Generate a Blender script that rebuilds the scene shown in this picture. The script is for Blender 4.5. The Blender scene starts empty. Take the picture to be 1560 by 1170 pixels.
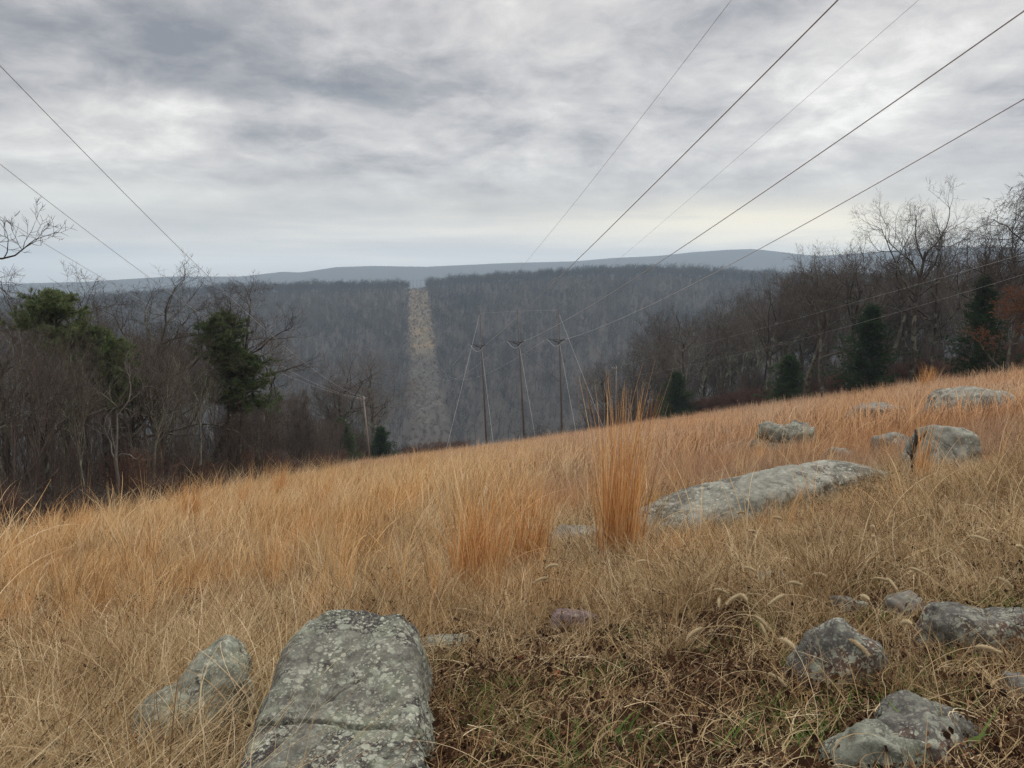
import bpy, bmesh, math, random
import numpy as np
from mathutils import Vector, Matrix, Euler, noise as mnoise

S = bpy.context.scene
COL = S.collection
R = math.radians
rng = np.random.default_rng(7)
random.seed(7)

# ------------------------------------------------------------------ camera
F, PITCH, CAMZ = 1130.0, R(8.1), 1.6
def ray(px, py):
    u, v = (px - 780) / F, (585 - py) / F
    return Vector((u, math.cos(PITCH) + v * math.sin(PITCH), -math.sin(PITCH) + v * math.cos(PITCH)))
def row_z(row, y, px=780):
    r = ray(px, row)
    return CAMZ + y * r.z / r.y
cam = bpy.data.cameras.new('camera')
camo = bpy.data.objects.new('camera', cam)
COL.objects.link(camo)
camo.location = (0, 0, CAMZ)
camo.rotation_euler = (R(90) - PITCH, 0, 0)
cam.sensor_width = 36
cam.lens = 36 * F / 1560
cam.clip_start = 0.05
cam.clip_end = 40000
S.camera = camo

# ------------------------------------------------------------------ noise
def vnoise(x, y, seed=0):
    xi, yi = np.floor(x).astype(np.int64), np.floor(y).astype(np.int64)
    fx, fy = x - xi, y - yi
    fx, fy = fx * fx * (3 - 2 * fx), fy * fy * (3 - 2 * fy)
    def h(a, b):
        n = (a * 374761393 + b * 668265263 + seed * 974634777) & 0x7fffffff
        n = ((n ^ (n >> 13)) * 1274126177) & 0x7fffffff
        return ((n ^ (n >> 16)) & 0xffff) / 65535.0
    return (h(xi, yi) * (1 - fx) + h(xi + 1, yi) * fx) * (1 - fy) + (h(xi, yi + 1) * (1 - fx) + h(xi + 1, yi + 1) * fx) * fy
def fbm(x, y, seed=0, oct=4):
    s, a, t = 0, 0.5, 0
    for o in range(oct):
        s = s + a * vnoise(x * 2 ** o, y * 2 ** o, seed + o); t += a; a *= 0.5
    return s / t - 0.5

# ------------------------------------------------------------------ terrain
RIDGE = [(-900, 485), (-300, 474), (0, 468), (124, 465), (254, 455), (333, 449), (423, 446), (560, 442), (600, 441), (635, 441), (672, 437), (780, 427), (900, 421), (1000, 420), (1100, 424), (1180, 428), (1300, 435), (1560, 447), (2400, 470)]
MOUNT = [(-900, 446), (0, 431), (140, 428), (265, 421), (370, 421), (435, 414), (462, 415), (515, 407), (570, 405), (650, 406), (780, 400), (870, 398), (930, 393), (1000, 390), (1050, 385), (1100, 382), (1140, 381), (1170, 384), (1200, 388), (1240, 392), (1300, 389), (1380, 384), (1490, 383), (1560, 385), (2400, 400)]
def az_table(tab):
    a = [(p - 780) / F * 1.0 for p, r in tab]
    z = []
    for p, r in tab:
        q = ray(p, r); z.append(q.z / q.y)
    return np.array(a), np.array(z)
RA, RZ = az_table(RIDGE)
MA, MZ = az_table(MOUNT)
YR = 1150.0
def smax(a, b, k):
    h = np.clip(0.5 + 0.5 * (a - b) / k, 0, 1)
    return b * (1 - h) + a * h + k * h * (1 - h)
def H(x, y):
    x, y = np.asarray(x, float), np.asarray(y, float)
    b = 0.1415 + 0.0165 * np.tanh(x / 15)
    xs = 160 * np.tanh(x / 160)
    ys = np.where(y < -60, -60 - 40 * np.tanh((-60 - y) / 40), y)
    n = -0.214 * ys + b * xs
    n = n - 0.15 * 6 * np.logaddexp(0, (y - 120) / 6) * 1.0
    n = n + 0.5 * fbm(x / 9, y / 9, 3) * np.clip(np.hypot(x, y) / 25, 0, 1)
    n = n + 0.12 * fbm(x / 1.3, y / 1.3, 5)
    az = x / np.maximum(y, 1)
    top = np.interp(np.clip(x / YR, -3, 3), RA, RZ) * YR + CAMZ
    d = y - YR
    far = top - 0.215 * (np.sqrt(d * d + 60 ** 2) - 60) + 26 * fbm(x / 210, y / 300, 11) * np.clip(np.abs(d) / 120, 0, 1)
    far = np.where(y < 0, -400, far)
    vall = -150 + 14 * fbm(x / 200, y / 200, 17)
    z = smax(n, vall, 25)
    z = smax(z, far, 20)
    r = np.hypot(x, y)
    m = np.interp(np.clip(az, -3, 3), MA, MZ) * 4300
    mh = (m + 150) * np.exp(-((r - 4300) / 900.0) ** 2) - 150 + 45 * fbm(x / 500, y / 500, 23) * np.clip((4150 - r) / 500, 0, 1)
    z = np.where((r > 2200) & (y > 0), smax(z, mh, 30), z)
    return z
def Hs(x, y):
    return float(H(np.array([x]), np.array([y]))[0])
def ground_at(px, py):
    r = ray(px, py); t = np.geomspace(1.0, 400, 1800)
    h = H(r.x * t, r.y * t); i = int(np.argmax(r.z * t + CAMZ <= h))
    return Vector((r.x * t[i], r.y * t[i], float(h[i])))

# ------------------------------------------------------------------ mesh helpers
def mesh_np(name, verts, faces, mat=None, tint=None, smooth=False):
    """verts (n,3); faces list of arrays each (m,k)"""
    me = bpy.data.meshes.new(name)
    verts = np.asarray(verts, np.float32)
    if not isinstance(faces, list): faces = [faces]
    faces = [np.asarray(f, np.int32) for f in faces if len(f)]
    me.vertices.add(len(verts)); me.vertices.foreach_set('co', verts.ravel())
    nl = sum(f.size for f in faces); nf = sum(len(f) for f in faces)
    me.loops.add(nl); me.loops.foreach_set('vertex_index', np.concatenate([f.ravel() for f in faces]))
    me.polygons.add(nf)
    st, cur = [], 0
    for f in faces:
        st.append(cur + np.arange(len(f)) * f.shape[1]); cur += f.size
    me.polygons.foreach_set('loop_start', np.concatenate(st).astype(np.int32))
    if smooth: me.polygons.foreach_set('use_smooth', np.ones(nf, bool))
    me.update(calc_edges=True)
    if tint is not None:
        a = me.color_attributes.new('tint', 'FLOAT_COLOR', 'POINT')
        c = np.ones((len(verts), 4), np.float32); t = np.asarray(tint, np.float32)
        c[:, :t.shape[1]] = t
        a.data.foreach_set('color', c.ravel())
    if mat: me.materials.append(mat)
    return me
def link(name, me, parent=None):
    o = bpy.data.objects.new(name, me); COL.objects.link(o)
    if parent: o.parent = parent
    return o
def tag(o, label=None, cat=None, group=None, kind=None):
    if label: o['label'] = label
    if cat: o['category'] = cat
    if group: o['group'] = group
    if kind: o['kind'] = kind
    return o
def empty(name, loc=(0, 0, 0), rz=0):
    o = bpy.data.objects.new(name, None); COL.objects.link(o)
    o.location = loc; o.rotation_euler = (0, 0, rz); o.empty_display_size = 0.3
    return o
class MB:
    def __init__(s): s.v = []; s.q = []; s.t = []; s.n = 0; s.c = []
    def add(s, v, q=None, t=None, c=None):
        v = np.asarray(v, float)
        s.v.append(v)
        if q is not None and len(q): s.q.append(np.asarray(q) + s.n)
        if t is not None and len(t): s.t.append(np.asarray(t) + s.n)
        s.c.append(np.tile(np.asarray(c if c is not None else (0.5, 0.5, 0.5), float), (len(v), 1)) if np.ndim(c) < 2 else c)
        s.n += len(v)
    def tube(s, pts, rad, n=5, c=None, cap=False):
        pts = np.asarray(pts, float); k = len(pts)
        rad = np.broadcast_to(rad, (k,))
        T = np.gradient(pts, axis=0); T /= np.linalg.norm(T, axis=1)[:, None] + 1e-9
        ref = np.array([0.0, 0, 1]) if abs(T[:, 2]).mean() < 0.8 else np.array([1.0, 0, 0])
        A = np.cross(T, ref); A /= np.linalg.norm(A, axis=1)[:, None] + 1e-9
        B = np.cross(T, A)
        an = np.arange(n) * 2 * math.pi / n
        v = pts[:, None, :] + rad[:, None, None] * (A[:, None, :] * np.cos(an)[None, :, None] + B[:, None, :] * np.sin(an)[None, :, None])
        i = np.arange(k - 1)[:, None] * n; j = np.arange(n)[None, :]; j2 = (j + 1) % n
        q = np.stack([i + j, i + j2, i + n + j2, i + n + j], -1).reshape(-1, 4)
        t = None
        v = v.reshape(-1, 3)
        if cap:
            v = np.vstack([v, pts[0], pts[-1]]); a0 = k * n
            jj = np.arange(n)
            t = np.vstack([np.stack([jj, np.full(n, a0), (jj + 1) % n], -1), np.stack([(k - 1) * n + jj, (k - 1) * n + (jj + 1) % n, np.full(n, a0 + 1)], -1)])
        s.add(v, q, t, c)
    def tubes(s, P, Rr, n, tint):
        P = np.asarray(P, float); m, k = P.shape[:2]
        T = np.gradient(P, axis=1); T /= np.linalg.norm(T, axis=2)[..., None] + 1e-9
        ref = np.where(np.abs(T[:, :1, 2:3]).repeat(3, 2) < .8, np.array([0., 0, 1]), np.array([1., 0, 0]))
        A = np.cross(T, np.broadcast_to(ref, T.shape)); A /= np.linalg.norm(A, axis=2)[..., None] + 1e-9
        B = np.cross(T, A); an = np.arange(n) * 2 * math.pi / n
        v = P[:, :, None] + np.asarray(Rr)[:, :, None, None] * (A[:, :, None] * np.cos(an)[:, None] + B[:, :, None] * np.sin(an)[:, None])
        i = np.arange(k - 1)[:, None] * n; j = np.arange(n)[None]; j2 = (j + 1) % n
        q = np.stack([i + j, i + j2, i + n + j2, i + n + j], -1).reshape(1, -1, 4) + (np.arange(m) * k * n)[:, None, None]
        c = np.repeat(np.asarray(tint), k * n); s.add(v.reshape(-1, 3), q.reshape(-1, 4), None, np.stack([c, c * 0 + .5, c * 0], -1))
    def box(s, c, size, rot=None, col=None):
        v = np.array([(x, y, z) for x in (-.5, .5) for y in (-.5, .5) for z in (-.5, .5)]) * size
        if rot is not None: v = v @ np.array(Euler(rot).to_matrix()).T
        s.add(v + np.array(c), [(0, 1, 3, 2), (4, 6, 7, 5), (0, 4, 5, 1), (2, 3, 7, 6), (0, 2, 6, 4), (1, 5, 7, 3)], c=col)
    def mesh(s, name, mat, smooth=False):
        f = []
        if s.q: f.append(np.vstack(s.q))
        if s.t: f.append(np.vstack(s.t))
        return mesh_np(name, np.vstack(s.v), f, mat, np.vstack(s.c), smooth)

# ------------------------------------------------------------------ materials
def newmat(name):
    m = bpy.data.materials.new(name); m.use_nodes = True
    nt = m.node_tree; nt.nodes.clear()
    return m, nt, nt.nodes, nt.links
def N(nt, typ, **kw):
    n = nt.nodes.new(typ)
    for k, v in kw.items():
        if k == 'ins':
            for a, b in v.items(): n.inputs[a].default_value = b
        else: setattr(n, k, v)
    return n
def ramp(nt, stops, src=None, interp='LINEAR'):
    n = nt.nodes.new('ShaderNodeValToRGB'); cr = n.color_ramp; cr.interpolation = interp
    while len(cr.elements) < len(stops): cr.elements.new(0.5)
    for e, (p, c) in zip(cr.elements, stops):
        e.position = p; e.color = (*c, 1) if len(c) == 3 else c
    if src: nt.links.new(src, n.inputs[0])
    return n
def mixc(nt, fac, a, b, mode='MIX'):
    n = nt.nodes.new('ShaderNodeMix'); n.data_type = 'RGBA'; n.blend_type = mode
    for s, v in ((0, fac), (6, a), (7, b)):
        if hasattr(v, 'is_output') or isinstance(v, bpy.types.NodeSocket): nt.links.new(v, n.inputs[s])
        else: n.inputs[s].default_value = (*v, 1) if (s != 0 and len(v) == 3) else v
    return n.outputs[2]
def math_(nt, op, a, b=None, clamp=False):
    n = nt.nodes.new('ShaderNodeMath'); n.operation = op; n.use_clamp = clamp
    for i, v in ((0, a), (1, b)):
        if v is None: continue
        if isinstance(v, bpy.types.NodeSocket): nt.links.new(v, n.inputs[i])
        else: n.inputs[i].default_value = v
    return n.outputs[0]
def noise_(nt, vec, scale, detail=4, rough=0.55, dist=0):
    n = nt.nodes.new('ShaderNodeTexNoise'); n.inputs['Scale'].default_value = scale
    n.inputs['Detail'].default_value = detail; n.inputs['Roughness'].default_value = rough; n.inputs['Distortion'].default_value = dist
    if vec is not None: nt.links.new(vec, n.inputs['Vector'])
    return n
def out(nt, sh):
    o = nt.nodes.new('ShaderNodeOutputMaterial'); nt.links.new(sh, o.inputs[0])

def grass_mat(name, stops, patch=None, pscale=0.25, trans=0.3, rough=0.6, vary=0.35):
    m, nt, nd, lk = newmat(name)
    at = N(nt, 'ShaderNodeAttribute', attribute_name='tint')
    sp = N(nt, 'ShaderNodeSeparateColor'); lk.new(at.outputs['Color'], sp.inputs[0])
    oi = N(nt, 'ShaderNodeObjectInfo')
    f = math_(nt, 'ADD', math_(nt, 'MULTIPLY', sp.outputs[0], 1 - vary), math_(nt, 'MULTIPLY', oi.outputs['Random'], vary))
    c = ramp(nt, stops, f).outputs[0]
    if patch:
        g = N(nt, 'ShaderNodeNewGeometry')
        nz = noise_(nt, g.outputs['Position'], pscale, 3)
        fr = ramp(nt, [(0.42, (0, 0, 0)), (0.62, (1, 1, 1))], nz.outputs[0]).outputs[0]
        c = mixc(nt, fr, c, mixc(nt, 1.0, c, patch, 'MULTIPLY'))
    d = N(nt, 'ShaderNodeBsdfDiffuse'); lk.new(c, d.inputs[0])
    t = N(nt, 'ShaderNodeBsdfTranslucent'); lk.new(c, t.inputs[0])
    mx = N(nt, 'ShaderNodeMixShader'); mx.inputs[0].default_value = trans
    lk.new(d.outputs[0], mx.inputs[1]); lk.new(t.outputs[0], mx.inputs[2])
    out(nt, mx.outputs[0]); return m

def bark_mat(name, dark, light, spots=None, scale=3.0, vary=0.6):
    m, nt, nd, lk = newmat(name)
    tc = N(nt, 'ShaderNodeTexCoord'); mp = N(nt, 'ShaderNodeMapping'); mp.inputs['Scale'].default_value = (1, 1, 0.35)
    lk.new(tc.outputs['Object'], mp.inputs[0])
    n1 = noise_(nt, mp.outputs[0], scale, 5, 0.65)
    oi = N(nt, 'ShaderNodeObjectInfo')
    c = ramp(nt, [(0.3, dark), (0.7, light)], n1.outputs[0]).outputs[0]
    v = math_(nt, 'ADD', math_(nt, 'MULTIPLY', oi.outputs['Random'], vary), 1 - vary / 2)
    c = mixc(nt, 1.0, c, v, 'MULTIPLY') if False else c
    hs = N(nt, 'ShaderNodeHueSaturation'); lk.new(v, hs.inputs['Value']); lk.new(c, hs.inputs['Color']); c = hs.outputs[0]
    if name.startswith('far'):
        gp = N(nt, 'ShaderNodeNewGeometry'); nf_ = noise_(nt, gp.outputs['Position'], 0.011, 4, .6)
        c = mixc(nt, 1.0, c, ramp(nt, [(.35, (.62, .68, .70)), (.65, (1.15, 1.08, 1.0))], nf_.outputs[0]).outputs[0], 'MULTIPLY')
    if spots:
        n2 = noise_(nt, tc.outputs['Object'], 1.3, 4, 0.6)
        fr = ramp(nt, [(0.52, (0, 0, 0)), (0.6, (1, 1, 1))], n2.outputs[0]).outputs[0]
        c = mixc(nt, fr, c, spots)
    b = N(nt, 'ShaderNodeBsdfDiffuse'); lk.new(c, b.inputs[0])
    bp = N(nt, 'ShaderNodeBump', ins={'Strength': 0.6, 'Distance': 0.05}); lk.new(n1.outputs[0], bp.inputs['Height']); lk.new(bp.outputs[0], b.inputs['Normal'])
    out(nt, b.outputs[0]); return m

M = {}
M['gold'] = grass_mat('golden_grass', [(0.0, (0.09, 0.05, 0.025)), (0.25, (0.27, 0.165, 0.08)), (0.55, (0.53, 0.37, 0.195)), (0.85, (0.74, 0.58, 0.35)), (1.0, (0.88, 0.77, 0.56))], (0.98, 0.80, 0.60), 0.5, vary=.2)
M['rust'] = grass_mat('russet_grass', [(0.0, (0.10, 0.06, 0.038)), (0.3, (0.27, 0.17, 0.105)), (0.65, (0.47, 0.32, 0.205)), (0.9, (0.66, 0.50, 0.35)), (1.0, (0.80, 0.68, 0.50))], (1.08, 0.88, 0.68), 0.14, vary=.2)
M['straw'] = grass_mat('pale_straw', [(0.0, (0.07, 0.04, 0.02)), (0.3, (0.25, 0.155, 0.075)), (0.6, (0.50, 0.37, 0.20)), (0.85, (0.70, 0.57, 0.37)), (1.0, (0.82, 0.73, 0.52))], (0.7, 0.66, 0.62), 0.6, vary=.25)
M['orange'] = grass_mat('orange_broomsedge', [(0.0, (0.24, 0.10, 0.035)), (0.35, (0.52, 0.26, 0.09)), (0.75, (0.72, 0.43, 0.19)), (1.0, (0.84, 0.64, 0.38))], None, vary=.1)
M['green'] = grass_mat('green_sprouts', [(0.0, (0.04, 0.075, 0.02)), (0.5, (0.09, 0.17, 0.04)), (1.0, (0.22, 0.28, 0.09))], None, trans=0.4)
M['weed'] = grass_mat('dark_weed_stalks', [(0.0, (0.03, 0.02, 0.015)), (0.6, (0.09, 0.055, 0.035)), (1.0, (0.17, 0.11, 0.07))], None, trans=0.1)
M['litter'] = grass_mat('leaf_litter', [(0.0, (0.015, 0.008, 0.006)), (0.45, (0.05, 0.027, 0.017)), (0.8, (0.11, 0.058, 0.034)), (1.0, (0.30, 0.20, 0.12))], None, trans=0.05, vary=.15)
M['brush'] = grass_mat('brush_twigs', [(0.0, (0.035, 0.026, 0.022)), (0.4, (0.09, 0.07, 0.056)), (0.75, (0.16, 0.13, 0.11)), (1.0, (0.34, 0.30, 0.255))], (1.06, 0.93, 0.88), 0.06, trans=0.0)
M['redbrush'] = grass_mat('red_brush_twigs', [(0.0, (0.05, 0.03, 0.025)), (0.5, (0.12, 0.07, 0.052)), (1.0, (0.22, 0.14, 0.11))], None, trans=0.0)
M['bark'] = bark_mat('grey_bark', (0.028, 0.024, 0.021), (0.115, 0.10, 0.085), (0.15, 0.155, 0.12))
M['darkbark'] = bark_mat('dark_bark', (0.035, 0.03, 0.026), (0.09, 0.075, 0.065))
M['twig'] = bark_mat('twig_bark', (0.06, 0.048, 0.041), (0.13, 0.108, 0.092))
M['fartwig'] = bark_mat('far_twig_bark', (0.06, 0.056, 0.054), (0.10, 0.092, 0.086), vary=.35)
M['palebark'] = bark_mat('pale_dead_bark', (0.10, 0.09, 0.078), (0.22, 0.205, 0.18))
M['lichenbark'] = bark_mat('lichened_grey_bark', (0.07, 0.064, 0.052), (0.25, 0.23, 0.19), (0.24, 0.26, 0.19))
M['needle'] = grass_mat('pine_needles', [(0.0, (0.04, 0.065, 0.03)), (0.5, (0.11, 0.145, 0.065)), (0.85, (0.20, 0.22, 0.105)), (1.0, (0.28, 0.21, 0.13))], None, trans=0.3)
M['cedar'] = grass_mat('cedar_foliage', [(0.0, (0.018, 0.032, 0.018)), (0.5, (0.045, 0.075, 0.036)), (1.0, (0.10, 0.13, 0.06))], None, trans=0.2)
M['russetleaf'] = grass_mat('russet_leaves', [(0.0, (0.09, 0.045, 0.028)), (0.5, (0.19, 0.09, 0.048)), (1.0, (0.28, 0.155, 0.085))], None)
M['seed'] = grass_mat('pale_seed_bristles', [(0.0, (0.36, 0.27, 0.15)), (1.0, (0.68, 0.57, 0.38))], None, trans=0.35)
M['deadleaf'] = grass_mat('dead_leaf', [(0.0, (0.13, 0.045, 0.025)), (0.4, (0.25, 0.09, 0.045)), (0.7, (0.34, 0.16, 0.08)), (1.0, (0.42, 0.27, 0.16))], None, trans=0.2, vary=1.0)

def rock_mat(name, base, light, darkp, lichen_amt=0.5, moss=None, red=None, tree_scale=1.0, spot=None):
    m, nt, nd, lk = newmat(name)
    tc = N(nt, 'ShaderNodeTexCoord'); V = tc.outputs['Object']
    n1 = noise_(nt, V, 2.2 * tree_scale, 8, 0.65, 0.3)
    n2 = noise_(nt, V, 14 * tree_scale, 6, 0.7)
    c = ramp(nt, [(0.3, base), (0.5, tuple(0.5 * (a + b) for a, b in zip(base, light))), (0.7, light)], n1.outputs[0]).outputs[0]
    g = ramp(nt, [(0.25, (0.4, 0.4, 0.4)), (0.75, (1.5, 1.5, 1.5))], n2.outputs[0]).outputs[0]
    c = mixc(nt, 1.0, c, g, 'MULTIPLY')
    if moss:
        n5 = noise_(nt, V, 3.1 * tree_scale, 5, 0.7)
        fr = ramp(nt, [(0.5, (0, 0, 0)), (0.62, (0.8, 0.8, 0.8))], n5.outputs[0]).outputs[0]
        c = mixc(nt, fr, c, moss)
    n3 = noise_(nt, V, 1.9 * tree_scale, 9, 0.78, 0.6)
    fr = ramp(nt, [(0.51, (0, 0, 0)), (0.57, (0.92, 0.92, 0.92))], n3.outputs[0]).outputs[0]
    c = mixc(nt, fr, c, darkp)
    if red:
        n6 = noise_(nt, V, 2.7 * tree_scale, 4, 0.6)
        fr = ramp(nt, [(0.5, (0, 0, 0)), (0.6, (0.8, 0.8, 0.8))], n6.outputs[0]).outputs[0]
        c = mixc(nt, fr, c, red)
    # lichen discs: warped voronoi cells of several sizes
    warp = N(nt, 'ShaderNodeVectorMath', operation='ADD')
    nw = noise_(nt, V, 22 * tree_scale, 3, 0.6)
    sc = N(nt, 'ShaderNodeVectorMath', operation='SCALE'); lk.new(nw.outputs['Color'], sc.inputs[0]); sc.inputs['Scale'].default_value = 0.045 / tree_scale
    lk.new(V, warp.inputs[0]); lk.new(sc.outputs[0], warp.inputs[1])
    for s_, thr, colr, keep in ((9, 0.34, (0.27, 0.29, 0.225), 0.5), (18, 0.40, (0.33, 0.345, 0.275), 0.5), (38, 0.42, (0.38, 0.39, 0.31), 0.5), (75, 0.44, (0.30, 0.31, 0.25), 0.6)):
        vo = N(nt, 'ShaderNodeTexVoronoi', feature='F1'); vo.inputs['Scale'].default_value = s_ * tree_scale; vo.inputs['Randomness'].default_value = 1
        lk.new(warp.outputs[0], vo.inputs['Vector'])
        spc = N(nt, 'ShaderNodeSeparateColor'); lk.new(vo.outputs['Color'], spc.inputs[0])
        sel = math_(nt, 'LESS_THAN', spc.outputs[0], keep * lichen_amt * 2)
        size = math_(nt, 'MULTIPLY', math_(nt, 'ADD', spc.outputs[1], 0.35), thr)
        ins = math_(nt, 'SUBTRACT', size, vo.outputs['Distance'])
        ins = math_(nt, 'MULTIPLY', ins, 9.0, clamp=True)
        cov = ramp(nt, [(0.42, (0, 0, 0)), (0.56, (1, 1, 1))], noise_(nt, V, 1.4 * tree_scale + s_ * 0.03, 3).outputs[0]).outputs[0]
        f = math_(nt, 'MULTIPLY', math_(nt, 'MULTIPLY', ins, sel), 0.92)
        f = math_(nt, 'MULTIPLY', f, math_(nt, 'ADD', math_(nt, 'MULTIPLY', cov, 0.75), 0.25))
        cc = mixc(nt, spc.outputs[2], colr, tuple(0.7 * a for a in colr))
        cc = mixc(nt, 1.0, cc, ramp(nt, [(0.3, (0.75, 0.75, 0.75)), (0.7, (1.15, 1.15, 1.15))], noise_(nt, V, 90 * tree_scale, 2).outputs[0]).outputs[0], 'MULTIPLY')
        c = mixc(nt, f, c, cc)
    if spot:
        dv = N(nt, 'ShaderNodeVectorMath', operation='DISTANCE'); lk.new(warp.outputs[0], dv.inputs[0]); dv.inputs[1].default_value = spot[0]
        f = math_(nt, 'MULTIPLY', math_(nt, 'SUBTRACT', spot[1], dv.outputs['Value']), 120.0, clamp=True)
        c = mixc(nt, f, c, (0.50, 0.56, 0.27))
    b = N(nt, 'ShaderNodeBsdfPrincipled'); lk.new(c, b.inputs['Base Color']); b.inputs['Roughness'].default_value = 0.9
    b.inputs['Specular IOR Level'].default_value = 0.2
    h = math_(nt, 'ADD', math_(nt, 'MULTIPLY', n2.outputs[0], 0.5), noise_(nt, V, 60 * tree_scale, 4, 0.7).outputs[0])
    bp = N(nt, 'ShaderNodeBump', ins={'Strength': 0.7, 'Distance': 0.012}); lk.new(h, bp.inputs['Height']); lk.new(bp.outputs[0], b.inputs['Normal'])
    out(nt, b.outputs[0]); return m

# ------------------------------------------------------------------ ground
def ground_mat():
    m, nt, nd, lk = newmat('ground_soil')
    g = N(nt, 'ShaderNodeNewGeometry'); P = g.outputs['Position']
    sx = N(nt, 'ShaderNodeSeparateXYZ'); lk.new(P, sx.inputs[0])
    X, Y = sx.outputs[0], sx.outputs[1]
    n1 = noise_(nt, P, 1.2, 6, 0.7); n2 = noise_(nt, P, 18, 6, 0.75); n3 = noise_(nt, P, 0.02, 6, 0.6)
    soil = ramp(nt, [(0.3, (0.018, 0.011, 0.007)), (0.5, (0.05, 0.028, 0.017)), (0.7, (0.10, 0.06, 0.036))], n2.outputs[0]).outputs[0]
    straw = ramp(nt, [(0.3, (0.04, 0.025, 0.014)), (0.5, (0.10, 0.06, 0.034)), (0.75, (0.22, 0.14, 0.08))], n2.outputs[0]).outputs[0]
    c = mixc(nt, ramp(nt, [(0.4, (0, 0, 0)), (0.6, (1, 1, 1))], n1.outputs[0]).outputs[0], soil, straw)
    # mid distance field: dead-grass thatch
    dist = math_(nt, 'POWER', math_(nt, 'ADD', math_(nt, 'MULTIPLY', X, X), math_(nt, 'MULTIPLY', Y, Y)), 0.5)
    fm = N(nt, 'ShaderNodeMapRange', ins={'From Min': 5.0, 'From Max': 9.0}); lk.new(dist, fm.inputs[0])
    thatch = ramp(nt, [(0.3, (0.13, 0.07, 0.04)), (0.7, (0.30, 0.17, 0.09))], n2.outputs[0]).outputs[0]
    c = mixc(nt, fm.outputs[0], c, thatch)
    # forest floor beyond the clearing edge
    ledge = math_(nt, 'LESS_THAN', X, math_(nt, 'SUBTRACT', math_(nt, 'MULTIPLY', Y, -0.07), 13.5))
    redge = math_(nt, 'GREATER_THAN', X, math_(nt, 'SUBTRACT', 76.0, math_(nt, 'MULTIPLY', Y, 0.45)))
    fr = math_(nt, 'GREATER_THAN', Y, 135.0)
    wood = math_(nt, 'MAXIMUM', math_(nt, 'MAXIMUM', ledge, redge), fr)
    floor = ramp(nt, [(0.3, (0.05, 0.042, 0.036)), (0.7, (0.085, 0.074, 0.065))], noise_(nt, P, 0.35, 6, 0.7).outputs[0]).outputs[0]
    c = mixc(nt, wood, c, floor)
    # cleared strip over the far hillside
    off = math_(nt, 'SUBTRACT', X, math_(nt, 'SUBTRACT', 15.0, math_(nt, 'MULTIPLY', Y, 0.14)))
    off = math_(nt, 'ABSOLUTE', math_(nt, 'ADD', off, math_(nt, 'MULTIPLY', math_(nt, 'SUBTRACT', noise_(nt, P, 0.06, 3).outputs[0], 0.5), 16.0)))
    strip = math_(nt, 'LESS_THAN', off, 14.0)
    strip = math_(nt, 'MULTIPLY', strip, math_(nt, 'MULTIPLY', math_(nt, 'GREATER_THAN', Y, 140.0), math_(nt, 'LESS_THAN', Y, 1300.0)))
    mp = N(nt, 'ShaderNodeMapping'); mp.inputs['Scale'].default_value = (0.7, 0.7, 1); lk.new(P, mp.inputs[0])
    ns = noise_(nt, mp.outputs[0], 0.07, 8, 0.8)
    sc_ = ramp(nt, [(0.3, (0.08, 0.07, 0.055)), (0.45, (0.13, 0.11, 0.08)), (0.52, (0.135, 0.11, 0.075)), (0.62, (0.205, 0.15, 0.095)), (0.74, (0.15, 0.135, 0.11))], ns.outputs[0]).outputs[0]
    yb = N(nt, 'ShaderNodeMapRange', ins={'From Min': 780.0, 'From Max': 830.0}); lk.new(Y, yb.inputs[0])
    low = ramp(nt, [(0.35, (0.08, 0.07, 0.062)), (0.6, (0.085, 0.078, 0.065)), (0.75, (0.13, 0.12, 0.10))], ns.outputs[0]).outputs[0]
    sc_ = mixc(nt, yb.outputs[0], low, sc_)
    c = mixc(nt, strip, c, sc_)
    b = N(nt, 'ShaderNodeBsdfDiffuse'); lk.new(c, b.inputs[0])
    bp = N(nt, 'ShaderNodeBump', ins={'Strength': 0.8, 'Distance': 0.03}); lk.new(n2.outputs[0], bp.inputs['Height']); lk.new(bp.outputs[0], b.inputs['Normal'])
    out(nt, b.outputs[0]); return m
def build_ground():
    a1 = np.linspace(-58, 58, 400)          # front fan, degrees from +Y
    a2 = np.linspace(58, 302, 70)[1:-1]
    ang = np.radians(np.concatenate([a1, a2]))
    rr = np.concatenate([[0.02], np.geomspace(0.4, 40, 150), np.geomspace(40, 500, 90)[1:], np.linspace(500, 1350, 100)[1:], np.geomspace(1350, 5600, 60)[1:]])
    A, RR = np.meshgrid(ang, rr)
    X, Y = RR * np.sin(A), RR * np.cos(A)
    Z = H(X, Y)
    v = np.stack([X, Y, Z], -1).reshape(-1, 3)
    na, nr = len(ang), len(rr)
    i = np.arange(nr - 1)[:, None] * na; j = np.arange(na)[None, :]; j2 = (j + 1) % na
    q = np.stack([i + j, i + na + j, i + na + j2, i + j2], -1).reshape(-1, 4)
    me = mesh_np('ground', v, q, ground_mat(), smooth=True)
    me.flip_normals() if me.polygons[1000].normal.z < 0 else None
    tag(link('ground', me), kind='structure')
build_ground()

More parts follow.
